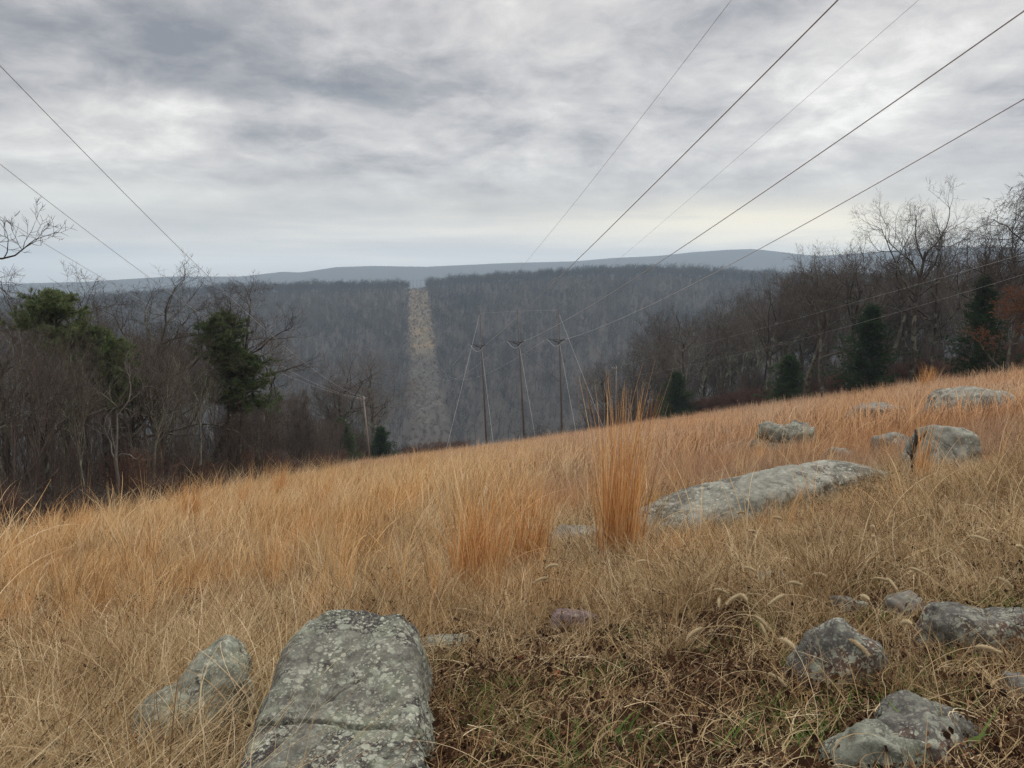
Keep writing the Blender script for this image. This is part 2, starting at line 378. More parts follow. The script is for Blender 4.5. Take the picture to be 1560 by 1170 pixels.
# ------------------------------------------------------------------ scatter through geometry nodes
def scatter(name, protos, P, rot, scl, idx, label, cat):
    """protos: list of meshes"""
    pc = bpy.data.collections.new(name + '_kinds')
    for k, me in enumerate(protos):
        o = bpy.data.objects.new('%s_kind_%02d' % (name, k), me); pc.objects.link(o)
    me = bpy.data.meshes.new(name)
    n = len(P)
    me.vertices.add(n); me.vertices.foreach_set('co', np.asarray(P, np.float32).ravel())
    for nm, ty, arr, key in (('rot', 'FLOAT_VECTOR', rot, 'vector'), ('scl', 'FLOAT_VECTOR', scl, 'vector'), ('idx', 'INT', idx, 'value')):
        a = me.attributes.new(nm, ty, 'POINT')
        a.data.foreach_set(key, np.asarray(arr, np.int32 if ty == 'INT' else np.float32).ravel())
    o = link(name, me)
    ng = bpy.data.node_groups.new(name, 'GeometryNodeTree')
    ng.interface.new_socket('Geometry', in_out='INPUT', socket_type='NodeSocketGeometry')
    ng.interface.new_socket('Geometry', in_out='OUTPUT', socket_type='NodeSocketGeometry')
    gi, go = ng.nodes.new('NodeGroupInput'), ng.nodes.new('NodeGroupOutput')
    ci = ng.nodes.new('GeometryNodeCollectionInfo'); ci.inputs['Collection'].default_value = pc
    ci.inputs['Separate Children'].default_value = True; ci.inputs['Reset Children'].default_value = True
    ip = ng.nodes.new('GeometryNodeInstanceOnPoints'); ip.inputs['Pick Instance'].default_value = True
    def attr(nm, ty):
        a = ng.nodes.new('GeometryNodeInputNamedAttribute'); a.data_type = ty; a.inputs['Name'].default_value = nm
        return a.outputs['Attribute']
    L = ng.links.new
    L(gi.outputs[0], ip.inputs['Points']); L(ci.outputs[0], ip.inputs['Instance'])
    L(attr('idx', 'INT'), ip.inputs['Instance Index']); L(attr('rot', 'FLOAT_VECTOR'), ip.inputs['Rotation'])
    L(attr('scl', 'FLOAT_VECTOR'), ip.inputs['Scale']); L(ip.outputs[0], go.inputs[0])
    o.modifiers.new('scatter', 'NODES').node_group = ng
    tag(o, label, cat, kind='stuff')
    return o

# ------------------------------------------------------------------ blades
def blades(n, base_r, L, w, th, curl, K=5, azb=None, azs=0.6, seed=0, tint=(0, 1), ell=1.0, turn=0.5):
    g = np.random.default_rng(seed)
    a = g.uniform(0, 2 * math.pi, n); r = base_r * np.sqrt(g.uniform(0, 1, n))
    bx, by = r * np.cos(a), r * np.sin(a) * ell
    az = g.uniform(0, 2 * math.pi, n) if azb is None else azb + g.normal(0, azs, n)
    ln = g.uniform(L[0], L[1], n)
    t0 = np.abs(g.normal(th[0], th[1], n)); cu = g.normal(curl[0], curl[1], n)
    tw = g.uniform(0, math.pi, n); tn = g.normal(0, turn, n)
    ti = g.uniform(tint[0], tint[1], n)
    pos = np.stack([bx, by, np.zeros(n)], -1)
    vs = []
    for k in range(K + 1):
        t = k / K
        ww = w * (1 - 0.85 * t ** 1.5) * (0.8 + 0.4 * g.uniform(0, 1, n)) * 0.5
        aa = az + tn * t
        wd = np.stack([np.cos(aa + tw), np.sin(aa + tw), 0.3 * np.sin(tw * 3)], -1)
        vs.append(pos - wd * ww[:, None]); vs.append(pos + wd * ww[:, None])
        theta = t0 + cu * t ** 1.3
        dl = ln / K
        pos = pos + np.stack([np.sin(theta) * np.cos(aa), np.sin(theta) * np.sin(aa), np.cos(theta)], -1) * dl[:, None]
    V = np.stack(vs, 1)                      # n, 2(K+1), 3
    V[:, :, 2] = np.maximum(V[:, :, 2], 0.003)
    m = 2 * (K + 1)
    q = np.array([[2 * k, 2 * k + 1, 2 * k + 3, 2 * k + 2] for k in range(K)])
    Q = (np.arange(n)[:, None, None] * m + q[None]).reshape(-1, 4)
    tt = np.repeat(np.linspace(0, 1, K + 1), 2)
    T = np.stack([np.repeat(ti[:, None], m, 1), np.repeat(tt[None], n, 0)], -1).reshape(-1, 2)
    T = np.hstack([T, np.zeros((len(T), 1))])
    return V.reshape(-1, 3), Q, T
def clump(name, mat, *sets):
    mb = MB()
    for s in sets:
        v, q, t = blades(**s); mb.add(v, q, None, t)
    return mb.mesh(name, mat)

WIND = 0.35
broom = [clump('broomsedge', M['gold'],
        dict(n=26, base_r=0.15, L=(0.40, 0.92), w=0.009, th=(0.16, 0.14), curl=(0.45, 0.4), azb=WIND, azs=1.5, seed=10 + k),
        dict(n=20, base_r=0.2, L=(0.25, 0.6), w=0.0065, th=(0.6, 0.35), curl=(0.9, 0.7), seed=30 + k, turn=.9),
        dict(n=(0, 3, 0, 5, 2)[k] + 1, base_r=0.1, L=(0.8, 1.35), w=0.0095, th=(0.2, 0.15), curl=(1.1, 0.5), azb=WIND, azs=0.9, seed=50 + k, K=8, tint=(0.75, 1))) for k in range(5)]
broomfar = [clump('broomsedge_far', M['gold'],
        dict(n=24, base_r=0.35, L=(0.35, 0.95), w=0.020, th=(0.2, 0.18), curl=(0.45, 0.4), azb=WIND, azs=1.5, seed=110 + k, K=3),
        dict(n=2, base_r=0.2, L=(0.9, 1.4), w=0.022, th=(0.2, 0.15), curl=(.9, 0.5), azb=WIND, azs=1.0, seed=115 + k, K=5, tint=(.7, 1))) for k in range(4)]
rustfar = [clump('russet_far', M['rust'],
        dict(n=26, base_r=0.45, L=(0.3, 0.8), w=0.022, th=(0.25, 0.2), curl=(0.5, 0.4), azb=WIND, azs=1.5, seed=120 + k, K=3),
        dict(n=2, base_r=0.2, L=(0.8, 1.2), w=0.02, th=(0.2, 0.15), curl=(.9, 0.5), azb=WIND, azs=1.0, seed=125 + k, K=5, tint=(.8, 1))) for k in range(4)]
rust = [clump('russet', M['rust'],
        dict(n=34, base_r=0.18, L=(0.35, 0.85), w=0.0075, th=(0.2, 0.16), curl=(0.5, 0.4), azb=WIND, azs=1.5, seed=130 + k),
        dict(n=18, base_r=0.2, L=(0.2, 0.5), w=0.0065, th=(0.6, 0.35), curl=(0.9, 0.6), seed=140 + k, turn=.9)) for k in range(4)]
mat_ = [clump('matted_straw', M['straw'],
        dict(n=15, base_r=0.18, L=(0.28, 0.75), w=0.0088, th=(0.6, 0.4), curl=(1.5, 0.7), seed=150 + k, K=7, turn=1.1),
        dict(n=12, base_r=0.2, L=(0.12, 0.35), w=0.007, th=(1.0, 0.4), curl=(0.7, 0.8), seed=160 + k, K=5, turn=1.3),
        dict(n=5, base_r=0.15, L=(0.3, 0.75), w=0.0065, th=(0.5, 0.35), curl=(0.6, 0.6), seed=165 + k, K=5, turn=0.6, tint=(0.7, 1))) for k in range(6)]
flat = [clump('fallen_straw', M['straw'],
        dict(n=15, base_r=0.22, L=(0.10, 0.36), w=0.0055, th=(1.3, 0.16), curl=(0.3, 0.3), seed=170 + k, K=6, turn=1.5, azb=0.5 if k % 2 else None, azs=0.8, tint=(.1, .95)),
        dict(n=1, base_r=0.2, L=(0.4, 0.6), w=0.0055, th=(1.25, 0.2), curl=(0.3, 0.3), seed=175 + k, K=6, turn=.6, tint=(.6, 1)),
        dict(n=10, base_r=0.2, L=(0.08, 0.28), w=0.0042, th=(1.0, 0.35), curl=(0.6, 0.5), seed=180 + k, K=5, turn=1.2)) for k in range(6)]
sprout = [clump('green_sprout', M['green'],
        dict(n=30, base_r=0.08, L=(0.05, 0.17), w=0.007, th=(0.7, 0.4), curl=(0.6, 0.5), seed=190 + k, K=4)) for k in range(4)]
def weed_mesh(seed):
    g = np.random.default_rng(seed); mb = MB()
    for s in range(3):
        az = g.uniform(0, 6.28); p = np.array([g.normal(0, .05), g.normal(0, .05), 0]); pts = [p]
        d = np.array([math.cos(az) * .25, math.sin(az) * .25, 1]); h = g.uniform(0.4, 0.8)
        for k in range(6):
            d = d + g.normal(0, .09, 3); d /= np.linalg.norm(d); p = p + d * h / 6; pts.append(p)
        mb.tube(pts, np.linspace(.0022, .001, 7), 3, (g.uniform(), .5, 0))
        for b in range(10):
            k = g.integers(2, 7); q = pts[k]; e = d * .5 + g.normal(0, .6, 3); e /= np.linalg.norm(e); l = g.uniform(.04, .14)
            mb.tube([q, q + e * l], [.0014, .0008], 3, (g.uniform(), .5, 0))
            for c_ in range(2):
                e2 = q + e * l + g.normal(0, .006, 3)
                s2 = .004 + .004 * g.uniform()
                vv = np.array([(s2, 0, 0), (-s2, 0, 0), (0, s2, 0), (0, -s2, 0), (0, 0, s2), (0, 0, -s2)]) + e2
                mb.add(vv, None, [(0, 2, 4), (2, 1, 4), (1, 3, 4), (3, 0, 4), (2, 0, 5), (1, 2, 5), (3, 1, 5), (0, 3, 5)], (g.uniform(0, .5), .5, 0))
    return mb.mesh('weed', M['weed'])
weeds = [weed_mesh(200 + k) for k in range(4)]
def crumb_mesh(seed):
    g = np.random.default_rng(seed); mb = MB()
    for s in range(64):
        c = np.array([g.normal(0, .12), g.normal(0, .12), g.uniform(.002, .025)]); l = g.uniform(.004, .015) if s % 12 else g.uniform(.015, .028); w = l * g.uniform(.3, .8)
        E = np.array(Euler((g.normal(0, .8), g.normal(0, .8), g.uniform(0, 6.28))).to_matrix())
        v = np.array([(-l, 0, 0), (-.3 * l, -w, .2 * l), (.6 * l, -.7 * w, 0), (l, 0, .3 * l), (.5 * l, .8 * w, 0), (-.4 * l, w, .3 * l)]) @ E.T + c
        mb.add(v, [(0, 1, 4, 5), (1, 2, 3, 4)], None, (g.uniform(), .5, 0))
    return mb.mesh('crumbs', M['litter'])
crumbs = [crumb_mesh(220 + k) for k in range(4)]

# rock footprints (x, y, rx, ry) fill as rocks are made, used to keep grass off
ROCKFP = []
#ROCKS#
# ------------------------------------------------------------------ rocks
def rock(name, loc, size, planes, mat, rz=0, seed=0, sub=5, p=9, amp=0.05, crack=None, tilt=(0, 0), sink=0.25, label=None, group=None, strata=0):
    bm = bmesh.new(); bmesh.ops.create_icosphere(bm, subdivisions=sub, radius=1)
    nv = np.array([v.co[:] for v in bm.verts])
    g = np.random.default_rng(seed)
    pl = [np.array(q, float) for q in planes] if planes is not None else []
    if not pl:
        for k in range(9):
            n = g.normal(0, 1, 3); n[2] = abs(n[2]) * 0.7; n /= np.linalg.norm(n); pl.append(np.append(n, g.uniform(0.66, 0.95)))
        pl += [np.array((0, 0, 1, .8)), np.array((0, 0, -1, .8)), np.array((1, .1, 0, 1)), np.array((-1, .1, 0, 1)), np.array((0, 1, 0, 1)), np.array((0, -1, 0, 1.0))]
    acc = np.zeros(len(nv))
    for q in pl:
        n = q[:3] / np.linalg.norm(q[:3]); d = q[3]
        acc += np.maximum(nv @ n / d, 0) ** p
    rad = acc ** (-1 / p)
    co = nv * rad[:, None]
    sz = np.array(size)
    out_ = []
    off = Vector((seed * 3.7, seed * 1.3, 0))
    for c, n in zip(co, nv):
        c3 = Vector(c * sz)
        w = mnoise.fractal(c3 * 2.2 + off, 0.9, 2.1, 5) * amp + mnoise.fractal(c3 * 9 + off, 0.7, 2.2, 5) * amp * 0.34
        rr = mnoise.ridged_multi_fractal(c3 * 1.7 + off, 0.9, 2.0, 4, 1.0, 2.0)
        w -= max(0, rr - 1.35) * amp * 0.45
        if crack:
            for (a, b, c_, d, wd, dp) in crack:
                dd = abs(c3.x * a + c3.y * b + c3.z * c_ - d + 0.035 * mnoise.noise(c3 * 5 + off))
                w -= dp * math.exp(-(dd / wd) ** 2)
        if strata:
            w += strata * math.sin((c3.z + 0.15 * mnoise.noise(c3 * 2)) * 55) * 0.5
        out_.append(c3 + Vector(n) * w)
    for v, c in zip(bm.verts, out_): v.co = c
    rotm = Euler((tilt[0], tilt[1], 0)).to_matrix().to_4x4()
    bmesh.ops.transform(bm, matrix=rotm, verts=bm.verts)
    me = bpy.data.meshes.new(name); bm.to_mesh(me); bm.free()
    for f in me.polygons: f.use_smooth = True
    me.materials.append(mat)
    o = link(name, me); o.rotation_euler = (0, 0, rz)
    o.location = (loc[0], loc[1], Hs(loc[0], loc[1]) + size[2] * (1 - 2 * sink))
    tag(o, label, 'rock', group)
    ROCKFP.append((loc[0], loc[1], size[0] * 0.93, size[1] * 0.93, rz))
    return o
mGrey = rock_mat('grey_lichen_stone', (0.065, 0.062, 0.052), (0.17, 0.17, 0.14), (0.03, 0.026, 0.026), 0.8, moss=(0.15, 0.165, 0.115), tree_scale=1.0, spot=((0.20, -0.30, 0.24), 0.028))
mGreen = rock_mat('greenish_stone', (0.09, 0.095, 0.075), (0.20, 0.205, 0.165), (0.045, 0.04, 0.037), 0.75, moss=(0.17, 0.19, 0.13))
mPale = rock_mat('pale_slab_stone', (0.13, 0.13, 0.105), (0.27, 0.268, 0.23), (0.07, 0.067, 0.055), 0.3, tree_scale=0.6)
mDark = rock_mat('dark_mottled_stone', (0.055, 0.05, 0.045), (0.14, 0.135, 0.118), (0.03, 0.026, 0.024), 0.8, red=(0.09, 0.045, 0.03))
mPurple = rock_mat('purplish_stone', (0.12, 0.085, 0.085), (0.19, 0.14, 0.135), (0.09, 0.06, 0.06), 0.1)
mLedge = rock_mat('layered_ledge_stone', (0.09, 0.085, 0.07), (0.24, 0.24, 0.20), (0.035, 0.033, 0.03), 0.55, moss=(0.14, 0.15, 0.10), tree_scale=0.8)
mFar = rock_mat('grey_field_stone', (0.11, 0.105, 0.09), (0.24, 0.23, 0.205), (0.06, 0.055, 0.05), 0.35, red=(0.17, 0.12, 0.10), tree_scale=0.6)

# front boulder: broad sloping face towards the camera
rock('boulder', (-0.90, 3.66), (0.49, 0.74, 0.40),
     [(0, -0.26, 1, 0.80), (0, -1, 0.15, 0.97), (0.05, 1, 0.08, 0.90), (1, 0.12, 0.16, 0.95), (-1, -0.14, 0.22, 0.92), (-0.7, 0.75, 0.35, 1.16), (0.8, 0.75, 0.3, 1.24), (0, 0, -1, 0.9), (-0.8, -0.1, 0.6, 1.03), (0.8, 0.1, 0.6, 1.10), (-.9, -.5, .3, 1.15)],
     mGrey, rz=0.05, seed=3, sub=7, p=30, amp=0.036, crack=[(0.12, 1, 0.0, -0.36, 0.011, 0.045), (-0.75, 0.9, 0, -0.12, 0.010, 0.02), (1, .35, 0, .2, 0.008, .012)], sink=0.375,
     label='big lichen-covered boulder with a flat sloping face, in the foreground left of centre')
rock('boulder', (-1.93, 4.2), (0.32, 0.52, 0.33), None, mGreen, rz=-0.5, seed=5, sub=6, p=16, amp=0.06, tilt=(0.25, 0.1), sink=0.26,
     label='pointed greenish grey boulder half buried in straw, left of the big lichen-covered boulder')
rock('rock', (-0.55, 5.25), (0.23, 0.16, 0.14), None, mGreen, rz=0.1, seed=7, sub=4, p=8, amp=0.03, sink=0.3,
     label='small flat greenish rock just behind the right shoulder of the big boulder')
rock('rock', (0.42, 5.35), (0.20, 0.16, 0.15), None, mPurple, rz=0.4, seed=8, sub=4, p=10, amp=0.02, sink=0.28,
     label='small purplish angular rock lying in the straw near the centre foreground')
def R_(px, py, w, d, h, mat, seed, label, rz=0, sub=5, sink=0.34, amp=0.06, p=15, tilt=(0, 0), name='rock', strata=0, planes=None, group=None, cracks=None):
    g = ground_at(px, py)
    return rock(name, (g.x, g.y), (w, d, h), planes, mat, rz=rz, seed=seed, sub=sub, p=p, amp=amp, tilt=tilt, sink=sink, label=label, strata=strata, group=group, crack=cracks)
R_(1275, 1035, 0.26, 0.24, 0.24, mDark, 11, 'dark reddish rock with pale lichen patches, below the two small rocks half hidden in straw', rz=-0.5, sub=5, sink=0.3, tilt=(0.1, 0.3))
R_(1500, 985, 0.36, 0.26, 0.19, mDark, 12, 'mottled dark rock with white lichen at the right edge of the foreground', rz=-0.3, sub=5)
R_(1345, 1172, 0.26, 0.22, 0.17, mGreen, 13, 'rounded pale green rock at the bottom edge, left one of the touching pair', rz=0.2, sub=5)
R_(1432, 1150, 0.24, 0.20, 0.15, mDark, 14, 'lichen-blotched dark rock at the bottom edge, right one of the touching pair', rz=-0.5, sub=5, tilt=(0, 0.35))
R_(1300, 938, 0.17, 0.14, 0.12, mDark, 15, 'small grey rock in matted straw, left one of the two behind the dark reddish rock')
R_(1372, 940, 0.17, 0.14, 0.13, mFar, 16, 'small pale rock in matted straw, right one of the two behind the dark reddish rock')
R_(1175, 892, 0.26, 0.14, 0.10, mPale, 17, 'low grey rock almost covered by pale straw, below the long slab')
R_(1430, 985, 0.12, 0.10, 0.07, mDark, 18, 'tiny flat stone beside the mottled dark rock at the right edge')
R_(1557, 1062, 0.10, 0.10, 0.08, mFar, 19, 'small pale stone cut off by the right edge, lowest on that side')
# long slab
pA, pB = ground_at(1030, 812), ground_at(1320, 738)
mid = (pA + pB) / 2; ln = (pB - pA).length
rock('rock_slab', (mid.x, mid.y + 0.1), (ln / 2 * 1.04, 0.58, 0.35),
     [(0, -0.35, 1, 0.8), (0.05, 0.5, 1, 0.85), (-1, 0, 0.75, 0.9), (1, 0, 0.6, 0.95), (0, -1, 0.2, 0.95), (0, 1, 0.1, 0.95), (0, 0, -1, 1), (-0.5, -0.8, 0.5, 1.0), (0.45, 0.0, 1, 0.98)],
     mPale, rz=math.atan2(pB.y - pA.y, pB.x - pA.x), seed=21, sub=6, p=16, amp=0.04, tilt=(0, -math.atan2(pB.z - pA.z, ln)), sink=0.22,
     label='long low pale stone slab lying across the grass, right of the tall orange grass tuft')
R_(1203, 700, 0.68, 0.55, 0.50, mLedge, 22, 'blocky dark ledge of layered rock with lichen on top, behind the long slab', sub=5, sink=0.14, p=22, amp=0.17, rz=0.15, planes=[(0, -1, .1, .85), (0, 1, 0, .9), (1, -.2, .1, .9), (-1, -.2, .15, .85), (-.05, -.08, 1, .85), (0, 0, -1, 1), (.6, -.7, .2, 1.02), (-.6, -.3, .7, 1.0)], cracks=[(.05, .1, 1, .10, .03, .09), (0, .05, 1, -.16, .03, .08), (1, .2, .3, .12, .025, .06)])
R_(1160, 698, 0.42, 0.4, 0.34, mLedge, 23, 'lower lichened rock leaning on the left side of the layered ledge', rz=0.4, sink=0.2, amp=0.08, tilt=(0, -0.4))
R_(1108, 676, 0.50, 0.4, 0.32, mFar, 24, 'low rounded grey rock left of the layered ledge, partly in red-brown grass', sink=.12)
R_(1345, 655, 1.0, 0.8, 0.55, mFar, 25, 'wide low grey rock in the grass beyond the layered ledge', amp=0.09, sink=.10)
R_(1484, 648, 1.25, 0.9, 0.62, mPale, 26, 'pale sloping rock slab highest on the right side of the slope', rz=0.25, amp=0.09, tilt=(0, -0.15), sink=.16)
R_(1440, 712, 0.58, 0.5, 0.46, mPale, 27, 'big rounded grey boulder beside the dark stump, below the pale sloping slab', name='boulder', sub=5, p=12, sink=0.2)
R_(1352, 698, 0.36, 0.3, 0.30, mFar, 28, 'small grey rock left of the dark stump', sink=.10)
R_(1280, 710, 0.30, 0.28, 0.20, mFar, 29, 'small grey rock between the layered ledge and the stump', sink=.05)
R_(885, 838, 0.40, 0.25, 0.20, mFar, 30, 'low greenish rock partly hidden in grass, left of the tall orange grass tuft', sink=.1)
R_(750, 770, 0.45, 0.35, 0.26, mLedge, 31, 'dark rock sunk in the golden grass left of the tall tuft')
R_(1290, 1045, 0.09, 0.07, 0.05, mGreen, 32, 'little pale green stone at the foot of the dark reddish rock')

# stump with dark bark, standing in the grass
def stump():
    g = ground_at(1388, 735)
    o = empty('tree_stump', (g.x, g.y, g.z)); tag(o, 'thin dark broken stump standing in grass beside the big rounded grey boulder', 'stump'); o.scale = (.85, .85, .92)
    mb = MB(); gg = np.random.default_rng(2)
    pts = np.array([(0, 0, -0.1), (0.01, 0, 0.2), (-0.01, 0.01, 0.45), (0.03, 0, 0.72), (0.0, 0, 0.86)])
    mb.tube(pts, [0.05, 0.035, 0.03, 0.03, 0.015], 9, cap=True)
    link('trunk', mb.mesh('stump_trunk', M['darkbark'], True), o)
    mb = MB(); mb.tube([(0.02, 0, 0.62), (0.14, -0.03, 0.78), (0.19, -0.03, 0.84)], [0.03, 0.022, 0.012], 6, cap=True)
    mb.tube([(0.0, 0, 0.4), (-0.12, -0.02, 0.5)], [0.022, 0.010], 6, cap=True)
    link('branch', mb.mesh('stump_branch', M['darkbark'], True), o)
stump()

# ------------------------------------------------------------------ grass cover
def in_field(x, y, m=0.0):
    wob = 1.6 * fbm(x / 6, y / 6, 41) * 2
    return (x > -13.5 - 0.07 * y + wob + m) & (x < 76 - 0.45 * y + wob * 2 - m) & (y < 134)
def off_rocks(x, y, pad=0.0):
    ok = np.ones(len(x), bool)
    for (rx, ry, a, b, rz) in ROCKFP:
        dx, dy = x - rx, y - ry
        c, s = math.cos(-rz), math.sin(-rz)
        u, v = dx * c - dy * s, dx * s + dy * c
        ok &= ((u / (a + pad)) ** 2 + (v / (b + pad)) ** 2) > 1
    return ok
def sample(n, r0, r1, power=1.0, half=48, seed=1):
    """points in the view fan between radii; density falls with distance for power<2"""
    g = np.random.default_rng(seed)
    u = g.uniform(0, 1, n)
    r = (r0 ** power + u * (r1 ** power - r0 ** power)) ** (1 / power)
    a = np.radians(g.uniform(-half, half, n))
    return r * np.sin(a), r * np.cos(a), g
def put(name, protos, x, y, g, s, lean=0.12, label='', cat='grass', lift=0.0, zs=None):
    n = len(x); z = H(x, y) + lift
    rot = np.stack([g.normal(0, lean, n), g.normal(0, lean, n), g.uniform(-0.9, 0.9, n)], -1)
    sc = np.asarray(s) if np.ndim(s) else np.full(n, s)
    s3 = np.stack([sc, sc, sc * (zs if zs is not None else 1)], -1)
    return scatter(name, protos, np.stack([x, y, z], -1), rot, s3, g.integers(0, len(protos), n), label, cat)

def right_amt(x, y):     # 1 on the right-hand (pale / russet) side, 0 on the golden side
    t = (x / np.maximum(y, 1) - 0.03) / 0.16 + 0.9 * fbm(x / 2.5, y / 2.5, 61)
    return 1 / (1 + np.exp(-4 * t))
# golden grass, near and middle
x, y, g = sample(19000, 4.6, 24, 1.15, seed=2)
ra = right_amt(x, y)
keep = in_field(x, y) & off_rocks(x, y, 0.05) & (g.uniform(0, 1, len(x)) > ra * 0.96) & (g.uniform(0, 1, len(x)) < .66 + 2.4 * fbm(x / .9, y / .9, 67)) & (y > 5.4 + 1.1 * fbm(x / 1.0, y / 1.0, 66) * 2 + np.clip(x, 0, 3) * 0.8)
x, y = x[keep], y[keep]
hgt = np.clip((y - 1.5) / 12.0, 0.42, 1.0) * (0.88 + 1.5 * fbm(x / 1.3, y / 1.3, 71)) * g.uniform(0.6, 1.2, len(x))
put('golden_grass', broom, x, y, g, hgt, lean=.26, label='golden knee-high broomsedge grass covering the left and centre of the slope')
# russet grass on the right
x, y, g = sample(16000, 8.5, 26, 1.3, seed=3)
ra = right_amt(x, y)
keep = in_field(x, y) & off_rocks(x, y, 0.12) & (g.uniform(0, 1, len(x)) < ra) & (y > 10 + 2.5 * fbm(x / 1.5, y / 1.5, 72) + 0.12 * x)
x, y = x[keep], y[keep]
put('russet_grass', rust, x, y, g, g.uniform(0.6, 0.95, len(x)) * np.clip((y - 7) / 8, .5, 1), lean=.22, label='red-brown grass covering the right-hand slope around the rocks')
# far field
x, y, g = sample(46000, 18, 140, 1.0, seed=4)
keep = in_field(x, y) & off_rocks(x, y, 0.3)
x, y = x[keep], y[keep]; ra = right_amt(x, y) ; sel = (g.uniform(0, 1, len(x)) < np.clip(ra + np.clip((y - 30) / 60, 0, .75), 0, 1))
put('distant_russet_grass', rustfar, x[sel], y[sel], g, g.uniform(0.5, 1.3, sel.sum()), lean=.2, label='distant red-brown grass running down to the poles')
put('distant_golden_grass', broomfar, x[~sel], y[~sel], g, g.uniform(0.5, 1.3, (~sel).sum()), lean=.22, label='golden grass of the middle distance beside the left woods')
# matted pale straw, right foreground
x, y, g = sample(21000, 3.6, 13, 1.2, seed=5)
ra = right_amt(x, y)
keep = off_rocks(x, y, 0.0) & (g.uniform(0, 1, len(x)) < (0.28 + 0.52 * ra) * (1 + 1.6 * fbm(x / .7, y / .7, 75))) & ((y > 5.0 - 0.1 * x + 3.5 * fbm(x / .8, y / .8, 76)) | ((y > 3.2) & (fbm(x / .5, y / .5, 73) > .12))) & (y < 12 + 2 * fbm(x, y, 77))
x, y = x[keep], y[keep]
low = 1 - .55 * np.exp(-(((x - 3.4) / 2.2) ** 2 + ((y - .45 * (x - 3.4) - 8.6) / 1.6) ** 2))
put('matted_straw', mat_, x, y, g, g.uniform(0.5, 1.15, len(x)) * np.clip((y - 1.8) / 4, .5, 1) * low * (.85 + .8 * fbm(x / .9, y / .9, 79)), lean=.3, label='tangled pale straw matted over the right foreground')
# left foreground tangle
x, y, g = sample(5200, 2.8, 7, 1.2, seed=6)
keep = off_rocks(x, y, 0.02) & (x < -1.2 + .5 * fbm(x, y, 78)) & (g.uniform(0, 1, len(x)) < np.clip((y - 2.9) / 3, .06, .8) * (1 + 1.5 * fbm(x / .6, y / .6, 74)))
x, y = x[keep], y[keep]
put('left_tangled_straw', mat_, x, y, g, g.uniform(0.6, 1.05, len(x)), lean=.3, label='tangled straw in the left foreground')
# flattened straw everywhere near
x, y, g = sample(14000, 1.8, 8.5, 1.3, seed=8)
dens = 0.40 + 1.7 * fbm(x / .5, y / .5, 81)
keep = off_rocks(x, y, -0.03) & (g.uniform(0, 1, len(x)) < dens)
x, y = x[keep], y[keep]
put('fallen_straw', flat, x, y, g, g.uniform(0.6, 1.15, len(x)), lean=.15, lift=0.005, label='flattened dead straw lying over the bare soil in the foreground')
x, y, g = sample(15000, 1.8, 8, 1.2, seed=9)
keep = off_rocks(x, y, -0.05); x, y = x[keep], y[keep]
put('leaf_litter', crumbs, x, y, g, g.uniform(0.6, 1.3, len(x)), lean=.1, label='brown crumbled leaf litter on the soil between the straw', cat='leaf litter')
x, y, g = sample(6500, 1.9, 7.5, 1.2, seed=12)
keep = off_rocks(x, y, 0.02) & (fbm(x / .45, y / .45, 91) > 0.0 + 0.03 * (y - 3)); x, y = x[keep], y[keep]
put('green_sprouts', sprout, x, y, g, g.uniform(0.5, 1.1, len(x)), lean=.2, label='small green sprouts pushing through the foreground straw')
x, y, g = sample(280, 3.2, 14, 1.1, seed=13)
keep = off_rocks(x, y, 0.0) & (y > 3.3); x, y = x[keep], y[keep]
put('dry_weeds', weeds, x, y, g, g.uniform(0.5, 1.0, len(x)), lean=.3, label='thin dark dry weed stalks standing among the grass', cat='weeds')

tall = [clump('tall_stems', M['gold'],
        dict(n=7, base_r=.22, L=(.9, 1.75), w=.012, th=(.2, .18), curl=(1.0, .5), azb=WIND * (1 if k != 1 else 7), azs=.9, seed=230 + k, K=9, tint=(.55, 1), turn=.3)) for k in range(5)]
x, y, g = sample(2600, 7, 60, 0.9, seed=21)
keep = in_field(x, y, .3) & off_rocks(x, y, .1) & ((x < -13.5 - .07 * y + 6) | (g.uniform(0, 1, len(x)) < .25)); x, y = x[keep], y[keep]
put('tall_grass_stems', tall, x, y, g, g.uniform(.55, 1.0, len(x)), lean=.15, label='long arching pale stems standing above the golden grass')
bigt = [clump('sedge_tuft', M['orange' if k % 2 else 'gold'],
        dict(n=40, base_r=.13, L=(.7, 1.45), w=.010, th=(.14, .1), curl=(.45, .35), azb=WIND, azs=1.3, seed=260 + k, K=7, tint=(.2, 1))) for k in range(5)]
x, y, g = sample(1000, 5.5, 40, 1.0, seed=24)
keep = in_field(x, y, .2) & off_rocks(x, y, .15) & (g.uniform(0, 1, len(x)) > right_amt(x, y) * .93) & (fbm(x / 2, y / 2, 68) > -.02); x, y = x[keep], y[keep]
put('sedge_tufts', bigt, x, y, g, g.uniform(.55, 1.05, len(x)) * np.clip(y / 9, .6, 1), lean=.12, label='scattered taller tufts rising out of the golden grass')
g = np.random.default_rng(25); y = g.uniform(12, 60, 330); x = -13.3 - .07 * y + g.uniform(.0, 5, 330)
put('edge_grass_stems', tall, x, y, g, g.uniform(.9, 1.6, 330), lean=.2, label='long pale stems along the left edge of the field, standing against the dark woods')
long_ = [clump('leaning_straw', M['straw'],
        dict(n=12, base_r=.25, L=(.5, 1.1), w=.0048, th=(.95, .2), curl=(.25, .25), azb=.35, azs=.45, seed=240 + k, K=7, tint=(.5, 1), turn=.25)) for k in range(4)]
x, y, g = sample(900, 2.6, 6.5, 1.2, seed=22)
keep = off_rocks(x, y, -.05) & (x < -1.1); x, y = x[keep], y[keep]
put('leaning_straw', long_, x, y, g, g.uniform(.6, 1.1, len(x)), lean=.1, label='long pale straws leaning rightward in the left foreground')
